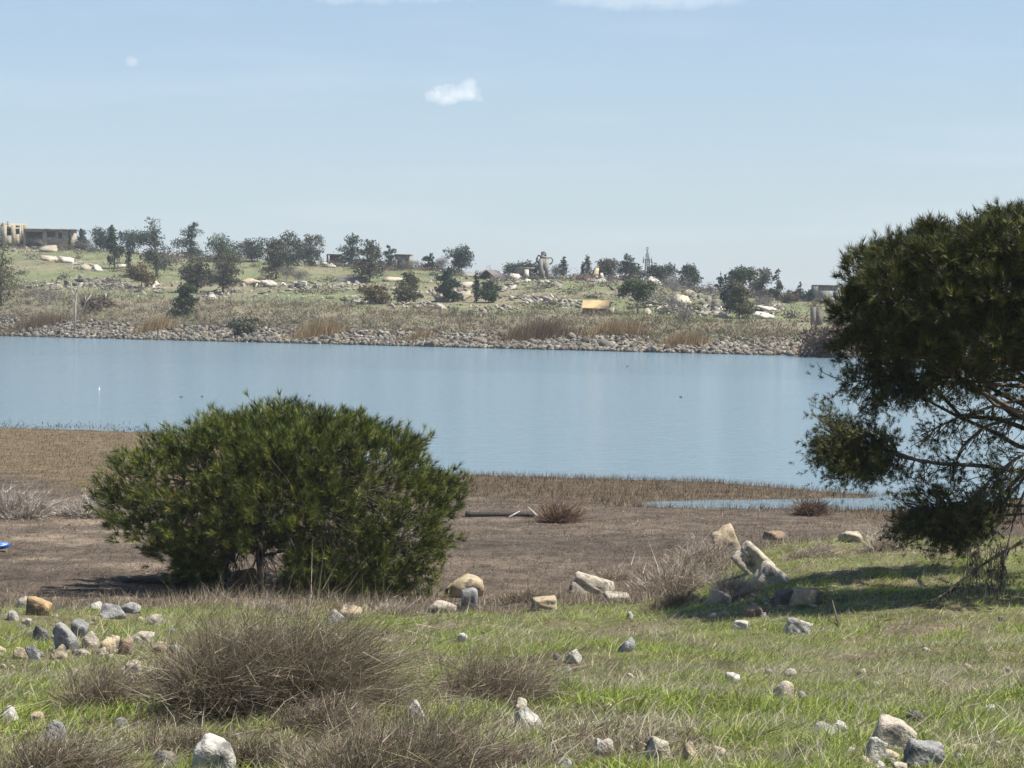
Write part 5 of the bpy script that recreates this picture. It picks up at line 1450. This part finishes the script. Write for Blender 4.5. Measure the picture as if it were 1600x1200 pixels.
def far_slab(label, x0, x1, yt, yb, col, tilt=0.0, yaw=0.0, thick=0.32, lift=0.15, face=0.35, name='concrete_slab', seed=0, jag=0.16):
    """a fallen plate of concrete with ragged edges, leaning towards the viewer"""
    rng = np.random.default_rng(int(x0 * 13 + yb) + seed)
    p = far((x0 + x1) / 2, yb); k = p[1] / F
    w = (x1 - x0) * k; hh = (yb - yt) * k
    m = 26
    a = np.linspace(0, 2 * math.pi, m, endpoint=False) + rng.uniform(-0.12, 0.12, m)
    nc = int(rng.integers(4, 6))
    ca = np.sort(np.linspace(0.4, 0.4 + 2 * math.pi, nc, endpoint=False) + rng.uniform(-0.35, 0.35, nc))
    r = np.min([1.0 / np.maximum(np.cos(a - q), 1e-3) * d_ for q, d_ in zip(ca, rng.uniform(0.72, 1.0, nc))], 0)
    r = np.minimum(r, 1.9) * (1 - jag * 0.35 * rng.random(m))
    r = r / np.abs(np.cos(a) * r).max()
    ln = max(hh, 0.5) / max(math.sin(face), 0.2)
    top = np.stack([np.cos(a) * r * w / 2, np.sin(a) * r * ln / 2, rng.normal(0, 0.05, m)], 1)
    bot = top - np.array([0, 0, thick]) + rng.normal(0, 0.03, (m, 3))
    v = np.concatenate([top, bot, [[0, 0, 0.03]], [[0, 0, -thick]]])
    f = []
    for i in range(m):
        j = (i + 1) % m
        f += [[2 * m, i, j], [2 * m + 1, m + j, m + i], [i, m + i, m + j], [i, m + j, j]]
    b = MB(); b.add(v, f)
    o = b.build(name, M_FARSTONE, loc=(p[0], p[1] + ln * 0.35, p[2] + hh * 0.5 + lift))
    o.rotation_euler = (face, tilt, yaw)
    o.color = (*col, 1)
    return tag(o, label, 'slab')
far_slab('cream slab heap below the flat-roofed ruin', 60, 90, 383, 394, CREAM, 0.05, 0.1, 0.5)
far_slab('long pale fallen slab, left half, below the flat-roofed ruin', 61, 92, 400, 408, CREAM, 0.1, 0.1, 0.4)
far_slab('long pale fallen slab, right half, sloping down to the right', 88, 119, 402, 411, WHITE, 0.16, -0.1, 0.4)
far_slab('pale slab left in the pair above the stone heaps', 124, 142, 413, 422, CREAM, 0.25, 0, 0.4)
far_slab('pale slab right in the pair above the stone heaps', 143, 159, 414, 424, WHITE, 0.2, 0.3, 0.5)
far_slab('white slab lying between the two dark cypresses', 181, 200, 413, 418, WHITE, -0.05, 0, 0.3)
far_slab('small white block right of the rust-brown bush', 239, 249, 439, 447, WHITE, 0.3, 0.3, 0.7, face=0.6)
far_slab('long cream tilted slab right of the wide brown trees', 369, 409, 435, 447, (0.47, 0.39, 0.27), -0.1, -0.05, 0.4, face=0.75)
far_slab('bright white bulging slab beside the leaning posts', 406, 434, 437, 449, WHITE, 0.12, 0.1, 0.45, face=0.6)
far_slab('cream slab on the ridge right of the big round crown', 478, 502, 406, 416, CREAM, 0.15, 0, 0.4, face=0.45)
far_slab('second pale slab on the ridge, lower and to the right', 503, 527, 411, 418, WHITE, 0.18, 0, 0.35, face=0.4)
far_slab('dark fallen slab under the ragged brown tree', 514, 574, 433, 441, (0.2, 0.185, 0.165), -0.04, 0, 0.5, face=0.25)
far_slab('lens-shaped cream slab lying on the open slope', 593, 632, 433, 440, (0.47, 0.40, 0.29), 0.0, 0, 0.35, face=0.35, jag=0.3)
far_slab('pale collapsed roof sheet left of the dark pine on it', 674, 702, 456, 471, CREAM, 0.25, 0.1, 0.35, face=0.5)
far_slab('pale collapsed roof sheet right of the dark pine on it', 707, 741, 455, 471, CREAM, -0.22, 0, 0.35, face=0.5)
far_slab('pinkish broken slab behind the narrow dark cypress', 716, 742, 441, 449, (0.45, 0.37, 0.29), 0, 0, 0.4, face=0.4)
far_slab('white slab lying in front of the broken cream walls', 794, 818, 428, 437, WHITE, 0.1, 0.2, 0.5, face=0.5)
far_slab('white beam-like slab leaning under the leafless grey tree', 1012, 1038, 433, 446, WHITE, 0.42, 0, 0.5, face=0.2)
far_slab('cream slab upper one on the rubble slope', 1064, 1090, 452, 461, CREAM, 0.2, 0, 0.35, face=0.5)
far_slab('largest cream plate tilted on the rubble slope', 1050, 1083, 461, 476, (0.45, 0.40, 0.30), 0.3, 0, 0.45, face=0.55)
far_slab('white plate below the olive-streaked tree', 1116, 1138, 480, 488, WHITE, 0.1, 0, 0.35, face=0.4)
far_slab('cream plate lowest below the olive-streaked tree', 1115, 1138, 489, 497, CREAM, 0.15, 0, 0.35, face=0.45)
far_slab('lower of the layered white slabs right of the olive-streaked tree', 1166, 1212, 488, 498, WHITE, 0.16, 0, 0.35, lift=0.3, face=0.15)
far_slab('upper of the layered white slabs right of the olive-streaked tree', 1180, 1220, 481, 490, WHITE, 0.14, 0, 0.3, lift=0.5, face=0.12)
far_slab('white slab in front of the right-hand concrete ruin', 1254, 1286, 464, 471, WHITE, 0.08, 0, 0.35, face=0.35)
far_slab('pale slab beside the foot of the umbrella pine', 1006, 1020, 482, 492, CREAM, 0.3, 0.2, 0.4, face=0.5)
far_slab('yellowish wall stub right of the pale poplar', 928, 937, 417, 437, (0.52, 0.42, 0.26), 0.2, 0, 0.7, face=1.1)
far_slab('white upright stub right of the yellowish one', 937, 944, 425, 440, WHITE, -0.1, 0, 0.7, face=1.2)
far_slab('small white block on the ridge left of the grey-green tree', 959, 968, 430, 437, WHITE, 0.2, 0, 0.6, face=0.6)
far_slab('pale slab on the bare ridge left of the solitary pine', 657, 676, 415, 420, WHITE, 0.05, 0, 0.4, face=0.4)
far_slab('pale slab at the foot of the solitary pine', 720, 742, 426, 433, CONC, -0.05, 0, 0.35, face=0.3)

# leaning posts left from the collapsed house
def posts(label, segs, x0, yb, extra=None):
    p = far(x0, yb); k = p[1] / F
    r = empty('wrecked_hut', p); tag(r, label, 'ruin')
    for (a, b_, c, d) in segs:
        b = MB(); tube(b, [np.array([(a - x0) * k, 0, (yb - b_) * k - 0.1]), np.array([(c - x0) * k, 0.2, (yb - d) * k])], 0.13, (0.58, 0.53, 0.45), 5); b.build('post', M_BARK, r)
    if extra:
        a, b_, c, d = extra
        part_box('panel', r, [((a - x0) * k, (b_ - x0) * k, 0.5, 0.7, (yb - d) * k, (yb - c) * k)], (0.13, 0.15, 0.15))
posts('two crossed white leaning posts right of the bulging slab', [(436, 448, 442, 441), (442, 441, 449, 449), (440, 445, 446, 443)], 442, 450)
posts('small white frame with a dark panel on the open slope', [(458, 450, 458, 441), (458, 441, 464, 441), (478, 451, 478, 440), (470, 439, 479, 441)], 468, 451, (460, 477, 441, 450))
posts('single white prop under the long cream tilted slab', [(397, 451, 402, 443)], 399, 451)

# fence with bent-top posts
def fence():
    xs_ = [37, 53, 69, 88, 105, 138, 154, 169, 188, 204, 221, 238, 255, 307, 325, 343, 360, 378, 396, 413, 430, 447, 470, 500, 540]
    ys_ = np.interp(xs_, [37, 105, 138, 255, 307, 430, 540], [451, 453, 454, 464, 470, 476, 482])
    pts = [far(a, b) for a, b in zip(xs_, ys_)]
    r = empty('fence', pts[0]); tag(r, 'wire fence with pale bent-top posts across the far slope', 'fence')
    o = np.array(pts[0])
    for p in pts:
        b = MB(); tube(b, [np.array((0, 0, -0.2)), np.array((0, 0, 0.95)), np.array((0.22, -0.1, 1.25)), np.array((0.5, -0.2, 1.42))], 0.09, (0.55, 0.52, 0.46), 5)
        b.build('post', M_BARK, r, loc=p - o)
    for hgt in (0.35, 0.7, 1.0):
        b = MB(); tube(b, [p - o + np.array([0, 0, hgt]) for p in pts], 0.02, (0.25, 0.23, 0.21), 3); b.build('wire', M_BARK, r)
fence()
for a, b_, lab in ((165, 470, 'short white stake below the fence, left one'), (216, 473, 'short white stake below the fence, right one')):
    p = far(a, b_); m_ = MB(); tube(m_, [np.array((0, 0, -0.2)), np.array((0.02, 0, 0.7)), np.array((0.05, 0, 1.15))], [0.11, 0.1, 0.09], (0.58, 0.55, 0.5), 6)
    tag(m_.build('stake', M_BARK, loc=p), lab, 'stake')

# antenna mast
def mast():
    p = far(1011, 438); k = p[1] / F; up_ = img_y(p) - 438
    r = empty('antenna_mast', p); tag(r, 'slender antenna mast with side panels standing among the ridge trees', 'mast')
    h = (51 + up_) * k
    c = (0.16, 0.18, 0.16)
    b = MB()
    for sx, sy in ((-1, -1), (1, -1), (0, 1)):
        tube(b, [np.array((sx * 0.55, sy * 0.4, -0.3)), np.array((sx * 0.3, sy * 0.25, h * 0.72)), np.array((sx * 0.1, sy * 0.1, h * 0.9))], [0.1, 0.09, 0.06], c, 5)
    b.build('legs', M_BARK, r)
    b = MB()
    for i in range(14):
        z = h * 0.06 * i; s = 0.55 - 0.02 * i
        tube(b, [np.array((-s, -0.3, z)), np.array((s, -0.3, z + h * 0.05))], 0.05, c, 4); tube(b, [np.array((s, -0.3, z)), np.array((0, 0.3, z + h * 0.05))], 0.05, c, 4)
    b.build('bracing', M_BARK, r)
    b = MB(); tube(b, [np.array((0, 0, h * 0.88)), np.array((0, 0, h))], [0.07, 0.05], c, 5); b.build('spike', M_BARK, r)
    b = MB(); a = np.linspace(0, 2 * math.pi, 9); tube(b, np.stack([0.28 * np.cos(a), 0 * a, h * 0.97 + 0.28 * np.sin(a)], 1), 0.05, c, 4); b.build('loop', M_BARK, r)
    for sx in (-0.75, -0.35, 0.4, 0.8):
        b = MB(); boxmesh(b, sx - 0.1, sx + 0.1, -0.5, -0.35, h * 0.55, h * 0.74); boxmesh(b, min(sx, 0), max(sx, 0) + 0.02, -0.345, -0.28, h * 0.64, h * 0.655)
        o = b.build('panel', M_FARSTONE, r); o.color = (0.30, 0.31, 0.29, 1)
mast()

# ------------------------------------------------------------------ small things by and on the water
def beam():
    a = near(727, 808); k = a[1] / F
    L, hgt = 108 * k, 9.5 * k
    m_ = MB(); n = 12
    xs_ = np.linspace(0, L, n); rng = np.random.default_rng(2)
    ring_ = np.array([[-0.11, 0], [-0.13, hgt * 0.7], [-0.08, hgt], [0.13, hgt * 0.97], [0.14, 0]])
    v = []
    for i, xx in enumerate(xs_):
        q = ring_ * (1 + rng.normal(0, 0.03, ring_.shape)); v += [[xx, y_, z_ - 0.02] for y_, z_ in q]
    f = []
    for i in range(n - 1):
        for j in range(5):
            p, q = i * 5 + j, i * 5 + (j + 1) % 5; f += [[p, p + 5, q + 5], [p, q + 5, q]]
    for j in range(1, 4): f += [[0, j, j + 1], [(n - 1) * 5, (n - 1) * 5 + j + 1, (n - 1) * 5 + j]]
    m_.add(np.array(v), f, (0.055, 0.048, 0.042))
    tag(m_.build('timber_beam', M_BARK, loc=a), 'dark weathered timber beam lying on the mud right of the pine bush', 'beam')
beam()
def drift(label, pts, r, col, name='driftwood'):
    P = [near(a, b) + np.array([0, 0, c]) for a, b, c in pts]; o = P[0]
    m_ = MB(); q = np.array(P) - o
    tube(m_, q, np.linspace(r, r * 0.4, len(q)), col, 5)
    tag(m_.build(name, M_BARK, loc=o), label, 'driftwood')
drift('pale forked driftwood stick in front of the dark beam', [(796, 811, 0.05), (803, 810, 0.1), (812, 811, 0.2)], 0.03, (0.6, 0.56, 0.5))
drift('pale driftwood stick leaning at the beam end', [(842, 812, 0.05), (834, 809, 0.14), (825, 808, 0.26)], 0.03, (0.55, 0.5, 0.44))
drift('dead branch stub in the grass left of the hanging pine twigs', [(1312, 982, 0), (1305, 970, 0.12), (1299, 960, 0.25)], 0.022, (0.09, 0.075, 0.06))
drift('dark strip standing in for the shadow at the left foot of the pine bush', [(300, 916, 0.07), (255, 913, 0.07), (205, 911, 0.05), (190, 911, 0.03)], 0.09, (0.05, 0.042, 0.036), 'log')  # dark tube laid where only the bush's shadow falls, shade given a shape
def boat_end():
    """the rounded end of a blue plastic boat; the rest lies outside the picture"""
    p = near(-60, 862); k = p[1] / F
    n, kk = 16, 14
    t = np.linspace(-1, 1, n); prof = np.sqrt(np.clip(1 - np.abs(t) ** 3.0, 0, 1))
    L = 77 * k; wd = 0.27; ht = 14 * k
    v = []
    for i in range(n):
        for j in range(kk):
            a = 2 * math.pi * j / kk
            v.append([t[i] * L, math.cos(a) * wd * prof[i], ht * 0.5 + math.sin(a) * ht * 0.5 * (0.35 + 0.65 * prof[i]) * (1 if math.sin(a) < 0 else 0.85) + 0.05 * t[i] ** 2])
    f = []
    for i in range(n - 1):
        for j in range(kk):
            a, b = i * kk + j, i * kk + (j + 1) % kk; f += [[a, b, b + kk], [a, b + kk, a + kk]]
    root = empty('plastic_boat', p); tag(root, 'rounded end of a blue plastic boat lying on the mud at the left edge', 'boat')
    m_ = MB(); m_.add(np.array(v), f)
    M1 = plain_mat('blue_plastic', (0.030, 0.115, 0.42), 0.35, 0.12, 6.0, 0.5)
    m_.build('hull', M1, root, smooth_shade=True)
    m_ = MB(); a = np.linspace(0, 2 * math.pi, 40)
    tube(m_, np.stack([np.cos(a) * L * 0.93, np.sin(a) * wd * 0.8, np.full(40, ht * 0.93)], 1), 0.02, (0.1, 0.2, 0.5), 6)
    m_.build('rim', plain_mat('blue_rim', (0.10, 0.24, 0.60), 0.3, 0.1, 6.0, 0.5), root, smooth_shade=True)
boat_end()
def float_marker():
    p = at(155, 608, 140.0); p[2] = 0
    root = empty('marker_float', p); root.scale = (0.4, 0.4, 0.6); tag(root, 'small white upright marker float on the water at left', 'float')
    Mw = plain_mat('white_plastic', (0.8, 0.8, 0.78), 0.4, 0.05)
    m_ = MB(); tube(m_, [np.array((0, 0, -0.2)), np.array((0, 0, 0.05)), np.array((0, 0, 0.12))], [0.12, 0.14, 0.06], k=10); m_.build('body', Mw, root, smooth_shade=True)
    m_ = MB(); tube(m_, [np.array((0, 0, 0.1)), np.array((0.02, 0, 0.3))], [0.05, 0.045], k=8); m_.build('post', Mw, root, smooth_shade=True)
float_marker()
def bird(px, py, label, s=1.0, flip=1):
    d = 6 * F / (py - 460); p = at(px, py, d); p[2] = 0
    root = empty('water_bird', p, 0.3 * flip); tag(root, label, 'bird', 'birds on the water')
    m_ = MB()
    x_ = np.linspace(-0.2, 0.2, 8); tube(m_, np.stack([x_, 0 * x_, 0.03 + 0.5 * np.abs(x_) * (x_ < 0)], 1), np.array([0.015, 0.05, 0.085, 0.1, 0.1, 0.085, 0.06, 0.03]), (0.035, 0.034, 0.036), 8)
    tube(m_, np.array([(0.14, 0, 0.07), (0.19, 0, 0.15), (0.2, 0, 0.21), (0.25, 0, 0.22), (0.3, 0, 0.205)]), [0.035, 0.03, 0.045, 0.035, 0.008], (0.035, 0.034, 0.036), 8)
    m_.v = [a * s * 0.42 * np.array([flip, 1, 1]) for a in m_.v]
    m_.build('body', M_BARK, root, smooth_shade=True)
bird(283, 621, 'dark water bird left of the tiny group above the pine bush')
bird(316, 620, 'dark water bird second from left above the pine bush', 0.9, -1)
bird(483, 619, 'dark water bird just above the top of the pine bush', 1.0)
bird(1064, 621, 'lone dark water bird on the open water at right', 1.0, -1)
bird(980, 573, 'tiny dark water bird near the far shore in mid lake', 1.1)

# ------------------------------------------------------------------ air
def haze_box():
    m_, nt, out = mat_base('haze_air')
    v = N(nt, 'ShaderNodeVolumePrincipled', {'Color': (0.80, 0.88, 0.96, 1), 'Density': HAZE, 'Anisotropy': 0.0})
    nt.links.new(v.outputs[0], out.inputs['Volume'])
    b = MB(); boxmesh(b, -640, 640, -70, 1050, -4.2, 36)
    o = b.build('haze', m_); tag(o, 'thin pale haze over the lake and hillside', 'haze', kind='stuff')
HAZE = 0.00021
haze_box()
